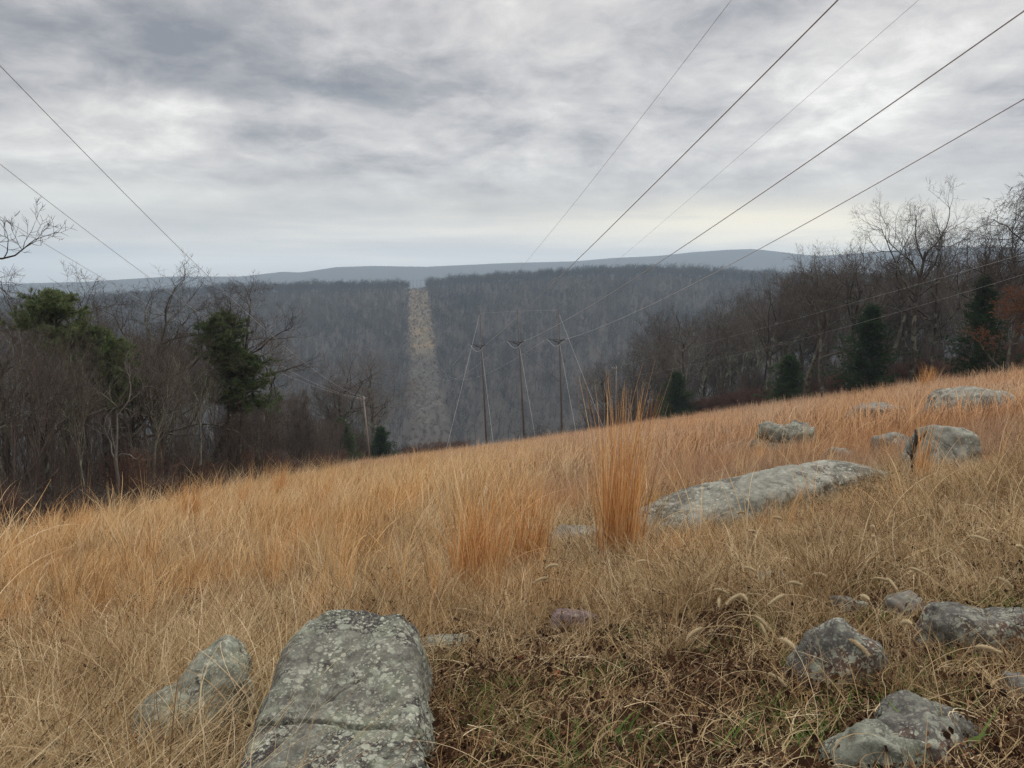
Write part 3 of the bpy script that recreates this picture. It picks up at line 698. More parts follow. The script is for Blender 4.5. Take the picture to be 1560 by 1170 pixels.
sw = [clump('swamp_leaf', M['green'], dict(n=9, base_r=.05, L=(.14, .30), w=.016, th=(.45, .3), curl=(.8, .4), seed=250 + k, K=5, tint=(.5, 1))) for k in range(3)]
gx = np.random.default_rng(31); P_ = [ground_at(a, b) for a, b in [(35, 1075), (60, 1065), (95, 1085), (15, 1060), (75, 1040), (110, 1060), (45, 1110), (1420, 1165), (1455, 1160), (1100, 1150), (1085, 1165), (930, 1145)]]
put('green_leaf_blades', sw, np.array([p.x for p in P_]), np.array([p.y for p in P_]), gx, gx.uniform(.7, 1.1, len(P_)), lean=.2, label='broad green blades growing through the dead straw')
# tall tufts, each a thing of its own
def tuft(px, py, h, r, n, label, seed, mat='orange', lean=0.05, azb=WIND, curl=(0.12, 0.14)):
    gpt = ground_at(px, py)
    v = MB()
    for s in (dict(n=n, base_r=r * .85, L=(0.3 * h, 0.97 * h), w=max(.009, .0007 * gpt.y), th=(lean + .03, 0.05), curl=curl, azb=azb, azs=1.6, seed=seed, K=7),
              dict(n=n // 4, base_r=r * .9, L=(0.3 * h, 0.6 * h), w=0.005, th=(0.25, 0.12), curl=(0.5, 0.4), seed=seed + 1, K=6),
              dict(n=max(4, n // 25), base_r=r * .5, L=(0.85 * h, 1.08 * h), w=max(.012, .0009 * gpt.y), th=(lean + .05, 0.07), curl=(curl[0] * 1.5, .15), azb=azb, azs=1.5, seed=seed + 2, K=7, tint=(.5, 1))):
        a, b, c = blades(**s); v.add(a, b, None, c)
    o = link('grass_tuft', v.mesh('grass_tuft', M[mat])); o.location = (gpt.x, gpt.y, gpt.z - .02)
    tag(o, label, 'grass tuft')
tuft(942, 862, 2.2, 0.29, 300, 'tallest tuft of orange broomsedge standing upright right of centre', 301, curl=(.14, .18))
tuft(725, 905, 1.65, 0.34, 330, 'wide orange tuft left of the tallest tuft, leaning stalks', 304, lean=.12, curl=(.4, .3))
tuft(800, 880, 1.4, 0.28, 230, 'orange tuft between the leaning tuft and the tallest tuft', 307, lean=.1, curl=(.35, .3))
tuft(290, 812, 1.9, 0.25, 260, 'orange tuft near the left woods, right of the long pale arching stems', 310, lean=.12, curl=(.4, .3))
tuft(425, 778, 2.1, 0.25, 240, 'orange tuft in front of the undergrowth below the right-hand pine', 313, lean=.1, curl=(.35, .3))
tuft(70, 840, 1.5, 0.3, 220, 'orange tuft farthest left in the golden grass', 316, lean=.15, curl=(.5, .3))
tuft(185, 822, 2.0, 0.3, 200, 'pale tuft with long arching stems between the two leftmost orange tufts', 319, mat='gold', lean=.2, curl=(.8, .3))
tuft(860, 720, 1.9, 0.35, 160, 'small pale tuft near the crest, left of the tallest tuft', 322, mat='gold', lean=.12, curl=(.6, .4))
tuft(640, 735, 2.0, 0.5, 200, 'golden tuft at the crest below the cleared strip', 325, mat='gold', lean=.12, curl=(.5, .4))
tuft(1412, 600, 2.4, 0.7, 220, 'orange tuft on the far right of the field below the big forked tree', 328, lean=.12, curl=(.3, .3))
tuft(1400, 742, 1.25, 0.12, 70, 'slim yellow tuft growing against the dark stump', 331, mat='orange', lean=.06)
tuft(1040, 868, 0.6, 0.5, 260, 'low rusty tuft spreading at the near end of the long slab', 334, lean=.5, curl=(.9, .3))
tuft(545, 770, 1.7, 0.3, 160, 'golden tuft between the wooden pole and the leaning stalks', 337, mat='gold', lean=.12, curl=(.6, .4))
tuft(1165, 660, 1.3, 0.4, 90, 'thin pale tuft behind the layered ledge', 340, mat='gold', lean=.12, curl=(.6, .4))

tuft(130, 838, 1.6, 0.28, 200, 'orange tuft second from the left edge in the golden grass', 343, lean=.15, curl=(.5, .3))
tuft(370, 800, 1.7, 0.26, 220, 'narrow orange tuft below the left side of the right-hand pine', 346, lean=.1, curl=(.4, .3))
tuft(490, 800, 1.6, 0.30, 220, 'loose orange tuft in the golden grass above the big lichen-covered boulder', 349, lean=.14, curl=(.5, .3))
tuft(615, 800, 1.4, 0.30, 200, 'loose tuft between the big boulder and the cleared strip, bent rightward', 352, lean=.18, curl=(.7, .3))
# foxtail grasses
def foxtail(seed):
    g = np.random.default_rng(seed)
    o = empty('foxtail_grass')
    L = g.uniform(0.35, 0.55); az = 0; d = np.array([0.15, 0, 1.0]); p = np.zeros(3); pts = [p]
    for k in range(8):
        d = d + np.array([0.10 + 0.02 * k, g.normal(0, .04), -0.02 * k]); d /= np.linalg.norm(d); p = p + d * L / 8; pts.append(p)
    mb = MB(); mb.tube(pts, np.linspace(.0018, .001, 9), 4, (.8, .5, 0))
    link('stem', mb.mesh('foxtail_stem', M['straw']), o)
    mb = MB(); hp = [p]; hl = g.uniform(.07, .105)
    for k in range(7):
        d = d + np.array([0.10, 0, -0.14]); d /= np.linalg.norm(d); p = p + d * hl / 7; hp.append(p)
    mb.tube(hp, np.array([.002, .0055, .007, .0075, .007, .006, .0045, .001]), 7, (.4, .5, 0))
    for k in range(230):
        t = g.uniform(0, 7); i = min(int(t), 6); c = hp[i] + (hp[i + 1] - hp[i]) * (t - i); ax = hp[i + 1] - hp[i]; ax /= np.linalg.norm(ax)
        e = g.normal(0, 1, 3); e -= ax * (e @ ax); e /= np.linalg.norm(e); sd = np.cross(ax, e)
        tip = c + (e * .9 + ax * .8) * g.uniform(.009, .016)
        b = c + e * .005
        mb.add(np.array([b + sd * .0012, b - sd * .0012, tip]), None, [(0, 1, 2)], (g.uniform(), .5, 0))
    link('seed_head', mb.mesh('foxtail_seed_head', M['seed']), o)
    return o
def copy_tree(o):
    c = o.copy(); COL.objects.link(c)
    for ch in o.children:
        d = ch.copy(); COL.objects.link(d); d.parent = c
    return c
fx = [foxtail(400 + k) for k in range(4)]
spots = [(1050, 868), (1085, 850), (1040, 885), (1130, 830), (1010, 870), (975, 865), (1160, 810), (1205, 870), (1185, 905), (1240, 860), (1290, 880), (1215, 920), (1265, 905), (1325, 880), (1150, 935), (1100, 920), (1075, 960), (1120, 975), (1335, 905), (1360, 890), (1010, 935), (930, 935), (1300, 945), (1240, 1120), (1060, 1035), (1440, 1120), (1370, 1050), (1410, 900), (1450, 830), (1390, 850), (1500, 880), (1340, 830), (1245, 820), (1030, 905), (1350, 1010), (1180, 985), (1470, 780), (1425, 800), (1520, 800), (900, 900), (1140, 1000), (1215, 1000)]
for i, (px, py) in enumerate(spots):
    o = fx[i] if i < 4 else copy_tree(fx[i % 4])
    p = ground_at(px, min(py + 40, 1168)); o.location = (p.x, p.y, p.z)
    o.rotation_euler = (random.gauss(0, .15), random.gauss(0, .15), random.uniform(0, 6.28)); s = random.uniform(1.1, 1.5); o.scale = (s, s, s)
    tag(o, 'bent foxtail grass stalk with a fuzzy pale seed head in the right foreground', 'foxtail grass', 'foxtail grasses in the right foreground')

# fallen leaves
def leaf_mesh(seed, lobed):
    g = np.random.default_rng(seed); mb = MB(); n = 22
    t = np.arange(n) / n * 2 * math.pi
    r = (0.6 + 0.4 * np.cos(t)) * 0 + np.sqrt((np.cos(t) * 1.0) ** 2 + (np.sin(t) * .55) ** 2)
    if lobed: r = r * (1 + .22 * np.cos(t * 7 + .4))
    r = r * (1 + g.normal(0, .05, n))
    s = .04
    rings = [np.zeros((1, 3))]
    cur = g.uniform(.2, .7)
    for f in (.35, .7, 1.0):
        x_, y_ = np.cos(t) * r * f * s, np.sin(t) * r * f * s * .8
        z_ = cur * (y_ ** 2 * 16 + x_ ** 2 * 7) + g.normal(0, .0015, n)
        rings.append(np.stack([x_, y_, z_], -1))
    v = np.vstack(rings); tri = [(0, 1 + i, 1 + (i + 1) % n) for i in range(n)]
    q = [(1 + a * n + i, 1 + (a + 1) * n + i, 1 + (a + 1) * n + (i + 1) % n, 1 + a * n + (i + 1) % n) for a in range(2) for i in range(n)]
    mb.add(v, q, tri, (g.uniform(), .5, 0))
    mb.tube([(-.9 * s, 0, cur * .02), (-1.7 * s, .004, .01)], [.0012, .0008], 3, (.2, .5, 0))
    return mb.mesh('leaf', M['deadleaf'], True)
leaves = [leaf_mesh(500 + k, k % 2 == 0) for k in range(6)]
lsp = [(735, 1145, 1.3, 'large round red-brown leaf at the bottom edge right of the big boulder')] + [(a, b, random.uniform(.7, 1.25), None) for a, b in
      [(675, 1010), (690, 1000), (720, 1008), (745, 1040), (850, 1045), (905, 1050), (805, 1085), (960, 950), (990, 945), (1090, 965), (1245, 1050), (1420, 1010), (1450, 1010), (1480, 1035), (1435, 1045), (1500, 1045), (1420, 1060), (1100, 1045), (830, 1110), (1110, 1055), (790, 1020), (870, 1050), (1250, 1070), (1080, 1140), (960, 1130), (1000, 1150), (210, 1050), (240, 1090), (100, 1130), (160, 1100), (330, 1150), (60, 1100), (1180, 1110), (1225, 1080), (1505, 1150), (1540, 1120), (1320, 900), (1345, 915), (1300, 1070), (700, 1080), (690, 1110), (1040, 1090), (1150, 1150), (780, 1160), (880, 1140)]]
for i, (px, py, s, lab) in enumerate(lsp):
    p = ground_at(px, py)
    o = link('fallen_leaf', leaves[i % 6]); o.location = (p.x, p.y, p.z + random.uniform(.015, .045))
    o.rotation_euler = (random.gauss(0, .45), random.gauss(0, .45), random.uniform(0, 6.28)); s *= 1.3; o.scale = (s, s, s)
    tag(o, lab or 'curled dry brown oak leaf fallen among the foreground straw', 'leaf', 'fallen leaves in the foreground')

# ------------------------------------------------------------------ trees
def grow_tree(seed, h=18, trunk_r=0.24, levels=4, trunk_frac=0.45, spread=0.8, wig=0.16, up=0.12, kids=(9, 7, 6, 5), lean=0.03, droop=0.0, twig_r=0.0065, stems=1, narrow=1.0, forks=0, extra=()):
    g = np.random.default_rng(seed)
    T, C = MB(), MB(); BT = {}
    def path(p, d, L, n, wg, upv):
        pts = [p]; ds = [d]
        for k in range(n):
            d = d + g.normal(0, wg, 3) + np.array([0, 0, upv]); d /= np.linalg.norm(d)
            p = p + d * L / n; pts.append(p); ds.append(d)
        return np.array(pts), ds
    def branch(p, d, L, r, lev):
        n = (7, 6, 5, 3, 2)[min(lev, 4)]
        pts, ds = path(p, d, L, n, wig * (.5, 1.2, 1.35, 1.3, 1.1)[min(lev, 4)], up if lev < 3 else up * .6 - droop)
        re = max(twig_r * .45, r * .32)
        rad = np.linspace(r, re, n + 1)
        if lev <= (1 if h < 8 else 2): T.tube(pts, rad, (7, 5, 4)[lev], (g.uniform(), .5, 0))
        else: BT.setdefault((n, 4 if lev == 2 else 3), []).append((pts, rad, g.uniform()))
        if lev >= levels: return
        nk = kids[min(lev, len(kids) - 1)]
        for c_ in range(nk):
            t = g.uniform(0.22, 1.0) if lev else g.uniform(trunk_frac, 1.0)
            if c_ < 2: t = g.uniform(.9, 1.0)
            i = min(int(t * n), n - 1); f = t * n - i
            q = pts[i] + (pts[i + 1] - pts[i]) * f; dd = ds[i + 1]
            e = g.normal(0, 1, 3); e -= dd * (e @ dd); e /= np.linalg.norm(e)
            an = g.normal(spread, .18) * (0.55 if c_ < 2 else 1)
            nd = dd * math.cos(an) + e * math.sin(an); nd[2] *= 1 if lev else 1; nd[0] *= narrow; nd[1] *= narrow; nd /= np.linalg.norm(nd)
            rr = rad[i] * g.uniform(.45, .68) if c_ >= 2 else rad[-1] * .95
            if lev >= 2: rr = min(rr, twig_r * 1.6)
            LL = L * g.uniform(.42, .62) * (1.25 - .5 * t) if lev else h * g.uniform(.26, .42) * (1.25 - .55 * t)
            branch(q, nd, LL, max(rr, twig_r), lev + 1)
    for s_ in range(stems):
        p0 = np.array([g.normal(0, .25), g.normal(0, .25), -0.3]) if stems > 1 else np.array([0, 0, -0.4])
        d0 = np.array([g.normal(0, lean + .12 * (stems > 1)), g.normal(0, lean + .12 * (stems > 1)), 1.0])
        branch(p0, d0 / np.linalg.norm(d0), h * .68, trunk_r, 0)
    for (p_, d_, l_, r_, v_) in extra: branch(np.array(p_, float), np.array(d_, float) / np.linalg.norm(d_), l_, r_, v_)
    for (n, sd), L_ in BT.items(): C.tubes([a[0] for a in L_], [a[1] for a in L_], sd, [a[2] for a in L_])
    return T, C
PROT = {}
def treemesh(name, key, T, C, m1, m2):
    a, b = T.mesh(name + '_trunk', m1), C.mesh(name + '_crown', m2)
    allv = np.vstack(T.v + C.v)
    PROT[key] = dict(name=name, parts=[('trunk', a), ('crown', b)], h=float(np.percentile(allv[:, 2], 99.9)), w=float(np.percentile(np.abs(allv[:, 0]), 99)))
for k in range(5):
    T, C = grow_tree(600 + k, h=18, trunk_r=.28, spread=.85, wig=.20, kids=(9, 7, 7, 6), trunk_frac=.44)
    treemesh('bare_tree', 'oak%d' % k, T, C, M['bark'], M['twig'])
for k in range(4):
    T, C = grow_tree(620 + k, h=17, trunk_r=.18, spread=.60, wig=.13, up=.14, kids=(10, 7, 5, 4), trunk_frac=.52, twig_r=.0065)
    treemesh('bare_tree', 'slim%d' % k, T, C, M['lichenbark'], M['twig'])
for k in range(2):
    T, C = grow_tree(640 + k, h=9, trunk_r=.10, spread=.6, wig=.14, up=.12, kids=(9, 8, 6, 5), trunk_frac=.12, stems=2, twig_r=.008)
    treemesh('bare_tree', 'bush%d' % k, T, C, M['bark'], M['twig'])
T, C = grow_tree(650, h=18, trunk_r=.22, spread=.95, wig=.2, up=.03, droop=.28, kids=(12, 9, 8, 7), trunk_frac=.35, twig_r=.012)
treemesh('vine_covered_tree', 'vine', T, C, M['darkbark'], M['darkbark'])
T, C = grow_tree(655, h=10, trunk_r=.13, levels=4, spread=.6, wig=.22, kids=(7, 5, 4, 2), lean=.35, trunk_frac=.4)
treemesh('dead_tree', 'snag', T, C, M['palebark'], M['palebark'])
T, C = grow_tree(658, h=14, trunk_r=.16, levels=3, spread=.6, wig=.12, kids=(7, 4, 3), trunk_frac=.55)
treemesh('dead_tree', 'darksnag', T, C, M['darkbark'], M['darkbark'])

def needles(mb, c, d, g, n, L, w, t0=0.0):
    """a tuft of n flat needle sprays about direction d"""
    e = g.normal(0, 1, (n, 3)) * .75 + d * .8 + np.array([0, 0, .25]); e /= np.linalg.norm(e, axis=1)[:, None]
    s = np.cross(e, g.normal(0, 1, (n, 3))); s /= np.linalg.norm(s, axis=1)[:, None] + 1e-6
    l = L * g.uniform(.6, 1.2, (n, 1))
    v = np.stack([c + s * w, c - s * w, c + e * l], 1).reshape(-1, 3)
    t = np.arange(n * 3).reshape(-1, 3)
    ti = g.uniform(0, 1, n) * .6 + .4 * g.uniform() 
    mb.add(v, None, t, np.repeat(np.stack([ti, ti * 0 + .5, ti * 0], -1), 3, 0))
def pine(seed, h, base, crown_r, stems=1, skew=0.0):
    g = np.random.default_rng(seed); T, C = MB(), MB()
    for st in range(stems):
        d = np.array([.05 * (1 if st else -1) + skew, g.normal(0, .03), 1.]); d /= np.linalg.norm(d)
        p = np.array([.5 * st, 0, -.4]); pts = [p]
        hh = h * (1 - .22 * st)
        for k in range(10):
            d = d + g.normal(0, .035, 3); d /= np.linalg.norm(d); p = p + d * hh / 10; pts.append(p)
        pts = np.array(pts); T.tube(pts, np.linspace(.2 - .05 * st, .04, 11), 8, (.5, .5, 0))
        nb = 60
        for b in range(nb):
            t = base + (1 - base) * (b + g.uniform()) / nb * .99; i = min(int(t * 10), 9); q = pts[i] + (pts[i + 1] - pts[i]) * (t * 10 - i)
            u = (t - base) / (1 - base)
            L = crown_r * (math.sin(math.pi * min(1, u * .8 + .22)) ** .7) * g.uniform(.45, 1.1)
            az = g.uniform(0, 6.28); e = np.array([math.cos(az), math.sin(az), g.uniform(.1, .7)])
            bp = [q]; cur = q
            for k in range(5):
                e = e + g.normal(0, .13, 3) + np.array([0, 0, .03]); e /= np.linalg.norm(e); cur = cur + e * L / 5; bp.append(cur)
            T.tube(bp, np.linspace(.045, .015, 6), 4, (.5, .5, 0))
            for s_ in range(16):
                k = g.integers(2, 6); side = g.normal(0, 1, 3) * np.array([1, 1, .5]); side /= np.linalg.norm(side)
                dd = e * .7 + side; dd /= np.linalg.norm(dd); ll = g.uniform(.2, .75)
                tip = bp[k] + dd * ll; T.tube([bp[k], tip], [.012, .006], 3, (.5, .5, 0))
                for f in (.55, .8, 1.0): needles(C, bp[k] + dd * ll * f, dd, g, 12, .30, .028)
    return T, C
for key, a in (('pineA', (701, 17, .74, 3.0, 1, 0.02)), ('pineB', (702, 16, .60, 3.5, 2, 0.03)), ('pineC', (703, 12, .58, 2.6, 1, 0.05))):
    T, C = pine(*a); treemesh('pine_tree', key, T, C, M['bark'], M['needle'])
def cedar(seed, h, r):
    g = np.random.default_rng(seed); T, C = MB(), MB()
    T.tube([(0, 0, -.3), (.05, 0, h * .5), (0, .03, h * .97)], [.14, .09, .02], 6, (.5, .5, 0))
    n = 300
    for b in range(n):
        t = ((b + .5) / n) ** 1.15; z = h * (.03 + .95 * t)
        az = b * 2.399 + g.normal(0, .3)
        L = r * (1 - t) ** .85 * g.uniform(.45, 1.25) * (1 + .3 * math.sin(az * 2 + seed + t * 7)) * (.8 + .35 * math.sin(t * 19 + az)) + .1
        e = np.array([math.cos(az), math.sin(az), g.uniform(.15, .6)]); e /= np.linalg.norm(e); q = np.array([0, 0, z])
        T.tube([q, q + e * L], [.018, .006], 3, (.5, .5, 0))
        for k in range(9):
            f = g.uniform(.3, 1.02); c = q + e * L * f + g.normal(0, .14, 3)
            needles(C, c, e + np.array([0, 0, .5]), g, 12, .24, .022)
    return T, C
for key, a in (('cedarA', (711, 6, 2.3)), ('cedarB', (712, 9, 2.9))):
    T, C = cedar(*a); treemesh('cedar_tree', key, T, C, M['bark'], M['cedar'])
T, C0 = grow_tree(721, h=9, trunk_r=.14, levels=3, spread=.8, kids=(9, 7, 6), trunk_frac=.25)
C = MB(); C.v, C.q, C.t, C.c, C.n = C0.v, C0.q, C0.t, C0.c, C0.n
LF = MB(); g = np.random.default_rng(5)
AV = np.vstack(C0.v)
for k in range(2600):
    c = AV[g.integers(len(AV))] + g.normal(0, .15, 3); needles(LF, c, g.normal(0, 1, 3), g, 3, .13, .045)
treemesh('oak_tree', 'russet', T, C0, M['bark'], M['twig'])
PROT['russet']['parts'].append(('leaves', LF.mesh('oak_leaves', M['russetleaf'])))

FIRST = {}
def tree(key, px, y, top, label, group=None, rz=None, wf=1.0, lean=0, cat='tree'):
    P = PROT[key]; x = (px - 780) / F * y; z0 = Hs(x, y)
    h = row_z(top, y) - z0
    s = h / P['h']
    o = empty(P['name'], (x, y, z0))
    for nm, me in P['parts']: link(nm, me, o)
    rz = random.uniform(0, 6.28) if rz is None else rz
    o.rotation_euler = (0, lean, rz) if not lean else (Matrix.Rotation(lean, 3, 'Y') @ Matrix.Rotation(rz, 3, 'Z')).to_euler()
    o.scale = (s * wf, s * wf, s)
    tag(o, label, cat, group)
    return o
GL, GM, GR = 'bare trees of the left woods', 'bare trees at the end of the left woods', 'bare trees of the right woods'
LY = 20.0; LX = (-75 - 780) / F * LY; LZ = Hs(LX, LY)
zl = row_z(398, LY) - LZ
T, C = grow_tree(671, h=13, trunk_r=.16, spread=.8, wig=.16, kids=(3, 6, 6, 4), trunk_frac=.8, extra=[((0, 0, zl), (1, .05, -.12), 2.2, .05, 1), ((0, 0, zl - .6), (1, -.1, .1), 2.0, .04, 2)])
o = empty('bare_tree', (LX, LY, LZ)); link('trunk', T.mesh('limb_tree_trunk', M['darkbark']), o); link('crown', C.mesh('limb_tree_crown', M['darkbark']), o)
tag(o, 'dark bare limb with fine twigs reaching into the sky from beyond the left edge', 'tree')
tree('oak1', 238, 46, 385, 'broad bare tree with crooked dark limbs left of the right-hand pine', rz=.4, wf=1.3)
tree('oak2', 195, 42, 400, 'bare tree with paler bark just left of the broad crooked one', rz=1.7, wf=1.2)
tree('oak3', 20, 40, 405, 'bare tree with dense fine twigs at the left edge, left of the brownish pine', rz=2.6)
tree('oak4', 290, 50, 412, 'bare tree with fine branches between the broad crooked one and the right-hand pine', rz=4.1, wf=1.2)
tree('oak0', 130, 44, 412, 'bare tree standing right behind the brownish pine in the left woods', rz=.2, wf=1.15)
tree('oak1', -20, 36, 415, 'twiggy bare tree cut off by the left edge of the picture', rz=5.5, wf=1.2)
tree('pineA', 92, 34, 440, 'tall pine with a brownish green flat crown in the left woods', cat='pine tree', rz=.5)
tree('pineC', 150, 35, 497, 'lower olive green pine right of the tall brownish pine', cat='pine tree', rz=0, wf=1.0)
tree('pineB', 342, 47, 474, 'dark green pine with two trunks standing clear of the left woods', cat='pine tree', rz=0)
tree('snag', 150, 31, 535, 'pale dead leaning tree with bare forked top in the left woods', rz=2.9, lean=-.25)
tree('oak4', 465, 92, 500, 'wide bare tree with ivy on its trunk, leftmost in the group by the wooden pole', rz=.9, wf=1.35)
tree('oak2', 520, 106, 518, 'rounded bare tree, middle of the group behind the wooden pole', rz=3.4, wf=1.45)
tree('oak0', 566, 116, 528, 'rounded bare tree, rightmost of the group behind the wooden pole', rz=5.1, wf=1.4)
tree('bush0', 430, 82, 590, 'short many-stemmed bare tree left of the wide ivy-trunked tree', rz=1)
tree('cedarA', 512, 92, 636, 'dark green bushy cedar behind the grass, left of the wooden pole', cat='cedar tree', wf=1.5)
tree('cedarA', 576, 112, 650, 'small dark cedar directly right of the wooden pole', cat='cedar tree', wf=1.6)
# right woods
tree('oak3', 1395, 72, 268, 'tallest grey bare tree with a forked trunk high against the sky in the right woods', rz=.3, wf=.95)
tree('oak1', 1425, 74, 300, 'grey bare tree directly right of the tallest forked one', rz=2.2, wf=.8)
tree('oak4', 1335, 74, 335, 'bare tree with dead upright limbs left of the tallest forked one', rz=4.0, wf=.9)
tree('oak2', 1262, 80, 368, 'bare tree leaning left with long spreading limbs in the right woods', rz=.8, lean=-.05)
tree('oak0', 1488, 66, 318, 'bare dark tree between the tallest forked one and the vine-covered one', rz=1.2, wf=.85)
tree('vine', 1548, 56, 236, 'tree draped in drooping dark vines at the right edge', rz=.6, wf=.9)
tree('russet', 1538, 52, 436, 'young oak still holding rusty brown leaves at the right edge', cat='oak tree', wf=1.35)
tree('cedarB', 1495, 60, 420, 'dark evergreen left of the rusty-leaved oak', cat='cedar tree', wf=1.25)
tree('cedarB', 1326, 72, 464, 'pointed dark cedar below the tallest forked tree', cat='cedar tree', wf=1.75)
tree('cedarA', 1205, 88, 540, 'dark cedar midway along the edge of the right woods', cat='cedar tree', wf=1.6)
tree('cedarA', 1034, 108, 566, 'dark cedar at the left end of the right woods', cat='cedar tree', wf=1.4)
tree('oak1', 1042, 112, 455, 'spreading bare tree above the leftmost dark cedar', rz=3, wf=1.1)
tree('darksnag', 1163, 98, 424, 'thin dead dark tree with a broken top above the middle of the right woods', rz=1)
tree('oak2', 930, 128, 532, 'low bare tree at the left tip of the right woods', rz=2, wf=1.2)
tree('oak4', 978, 122, 515, 'rounded bare tree second from the left tip of the right woods', rz=5, wf=1.1)
tree('oak3', 1105, 106, 455, 'bare tree between the spreading one and the thin dead dark one', rz=4.4)
tree('oak4', 1232, 84, 366, 'large spreading bare tree over the middle dark cedar in the right woods', rz=2.7, wf=1.1)
tree('oak3', 1294, 82, 350, 'large bare tree just behind the pointed dark cedar', rz=1.1, wf=1.0)
tree('oak0', 1172, 96, 412, 'broad bare tree behind the thin dead dark one in the right woods', rz=3.9, wf=1.15)
tree('oak1', 1528, 70, 290, 'bare tree with thick limbs behind the vine-covered one', rz=4.9, wf=.9)
rr = np.random.default_rng(77)
def fill(n, pxr, yf, topf, keys, label, group, far=(1.08, 1.6)):
    for i in range(n):
        px = rr.uniform(*pxr); y = yf(px) * rr.uniform(*far); t = topf(px) + rr.uniform(-12, 40)
        tree(keys[rr.integers(len(keys))], px, y, t, label, group, wf=rr.uniform(.8, 1.15))
edgeL = lambda px: 13.5 / max(.1, -(px - 780) / F - .07) + 3
fill(17, (-60, 320), lambda p: max(edgeL(p), 24), lambda p: np.interp(p, [0, 160, 300, 330], [455, 470, 470, 560]), ['slim0', 'slim1', 'slim2', 'slim3', 'oak3'], 'slender bare grey tree crowded in the left woods beside the field', GL)
fill(12, (340, 470), lambda p: edgeL(p), lambda p: 585, ['slim0', 'bush1', 'bush0', 'slim2'], 'slender bare tree in the gap between the right-hand pine and the wooden pole group', GM)
fill(8, (420, 590), lambda p: 98, lambda p: 580, ['slim1', 'bush1', 'bush0', 'slim3'], 'thin bare tree behind the wooden pole at the end of the left woods', GM)
fill(10, (-40, 330), lambda p: max(edgeL(p), 24), lambda p: np.interp(p, [0, 160, 300, 330], [470, 500, 500, 560]), ['slim0', 'slim2', 'slim3', 'oak3'], 'bare grey tree standing at the front edge of the left woods', GL, (1.0, 1.12))
edgeR = lambda px: 76 / ((px - 780) / F + .45) + 2
fill(92, (905, 1590), edgeR, lambda p: np.interp(p, [900, 930, 1000, 1100, 1200, 1300, 1450, 1600], [560, 530, 485, 455, 412, 385, 385, 350]), ['slim0', 'slim1', 'slim2', 'slim3', 'oak0', 'oak2', 'bush0'], 'slender bare grey tree crowded in the right woods above the field', GR)

# brush thickets (uncountable undergrowth)
def thicket(seed, mat, h=2.6, n=60, w=.016):
    return clump('thicket', mat,
        dict(n=n, base_r=.9, L=(.4 * h, h), w=w, th=(.2, .15), curl=(.4, .4), seed=seed, K=5, turn=.8),
        dict(n=n * 2, base_r=1.2, L=(.15 * h, .5 * h), w=w * .7, th=(.5, .3), curl=(.4, .6), seed=seed + 1, K=4, turn=1.5))
def branchy(seed, mat):
    T, C = grow_tree(seed, h=3.2, trunk_r=.032, levels=3, spread=.6, wig=.2, up=.08, kids=(6, 5, 4), trunk_frac=.08, stems=7, twig_r=.006)
    T.v += C.v; T.c += C.c; T.q += [q + T.n for q in C.q]; T.n += C.n
    return T.mesh('shrub', mat)
def sapling(seed, mat, h=5.5):
    T, C = grow_tree(seed, h=h, trunk_r=.04, levels=3, spread=.45, wig=.09, up=.14, kids=(9, 5, 4), trunk_frac=.2, stems=3, twig_r=.008)
    T.v += C.v; T.c += C.c; T.q += [q + T.n for q in C.q]; T.n += C.n
    return T.mesh('sapling', mat)
thk = [thicket(740, M['brush'])] + [branchy(745 + k, M['brush']) for k in range(3)] + [sapling(760 + k, M['twig']) for k in range(3)]
rth = [thicket(750, M['redbrush'], 1.5, 50, .018)] + [branchy(755 + k, M['redbrush']) for k in range(3)]
g = np.random.default_rng(88)
# left wood
n = 4600; y = g.uniform(10, 110, n); e = -13.5 - .07 * y; x = e - g.exponential(7, n) - 0.6
keep = (x / y > -.95); x, y = x[keep], y[keep]
n2 = 6500; y2 = g.uniform(22, 140, n2); x2 = (76 - .45 * y2) + g.exponential(9, n2) + 0.3
keep = (x2 / y2 < 1.0) & (x2 > 0); x2, y2 = x2[keep], y2[keep]
X, Y = np.concatenate([x, x2]), np.concatenate([y, y2])
ed = np.where(X < 0, (-13.5 - .07 * Y) - X, X - (76 - .45 * Y))
put('brush_thicket', thk[:4], X, Y, g, g.uniform(.4, .95, len(X)) * np.clip(.5 + ed / 8, .5, 1.1) * (1 + .9 * fbm(X / 4, Y / 4, 35)), lean=.15, label='grey brown bare brush filling the floor of the woods', cat='brush')
k_ = g.uniform(0, 1, len(X)) < .03
put('saplings', thk[4:], X[k_], Y[k_], g, g.uniform(.6, 1.35, k_.sum()), lean=.08, label='thin bare saplings crowded between the trunks of the woods', cat='saplings')
y = g.uniform(20, 108, 60); x = -13.2 - .07 * y - g.exponential(2.5, 60) - .5
y2 = g.uniform(40, 132, 1300); x2 = 76 - .45 * y2 + g.exponential(3.5, 1300); pk = fbm(x2 / 5, y2 / 5, 33) > .0; x2, y2 = x2[pk], y2[pk]
x3 = g.uniform(-19, -8, 120); y3 = g.uniform(122, 136, 120)
X, Y = np.concatenate([x, x2, x3]), np.concatenate([y, y2, y3]); keep = (np.abs(X / Y) < 1); X, Y = X[keep], Y[keep]
put('red_brush', rth, X, Y, g, g.uniform(.6, 1.2, len(X)), lean=.12, label='reddish low brush along the edges of the field', cat='brush')

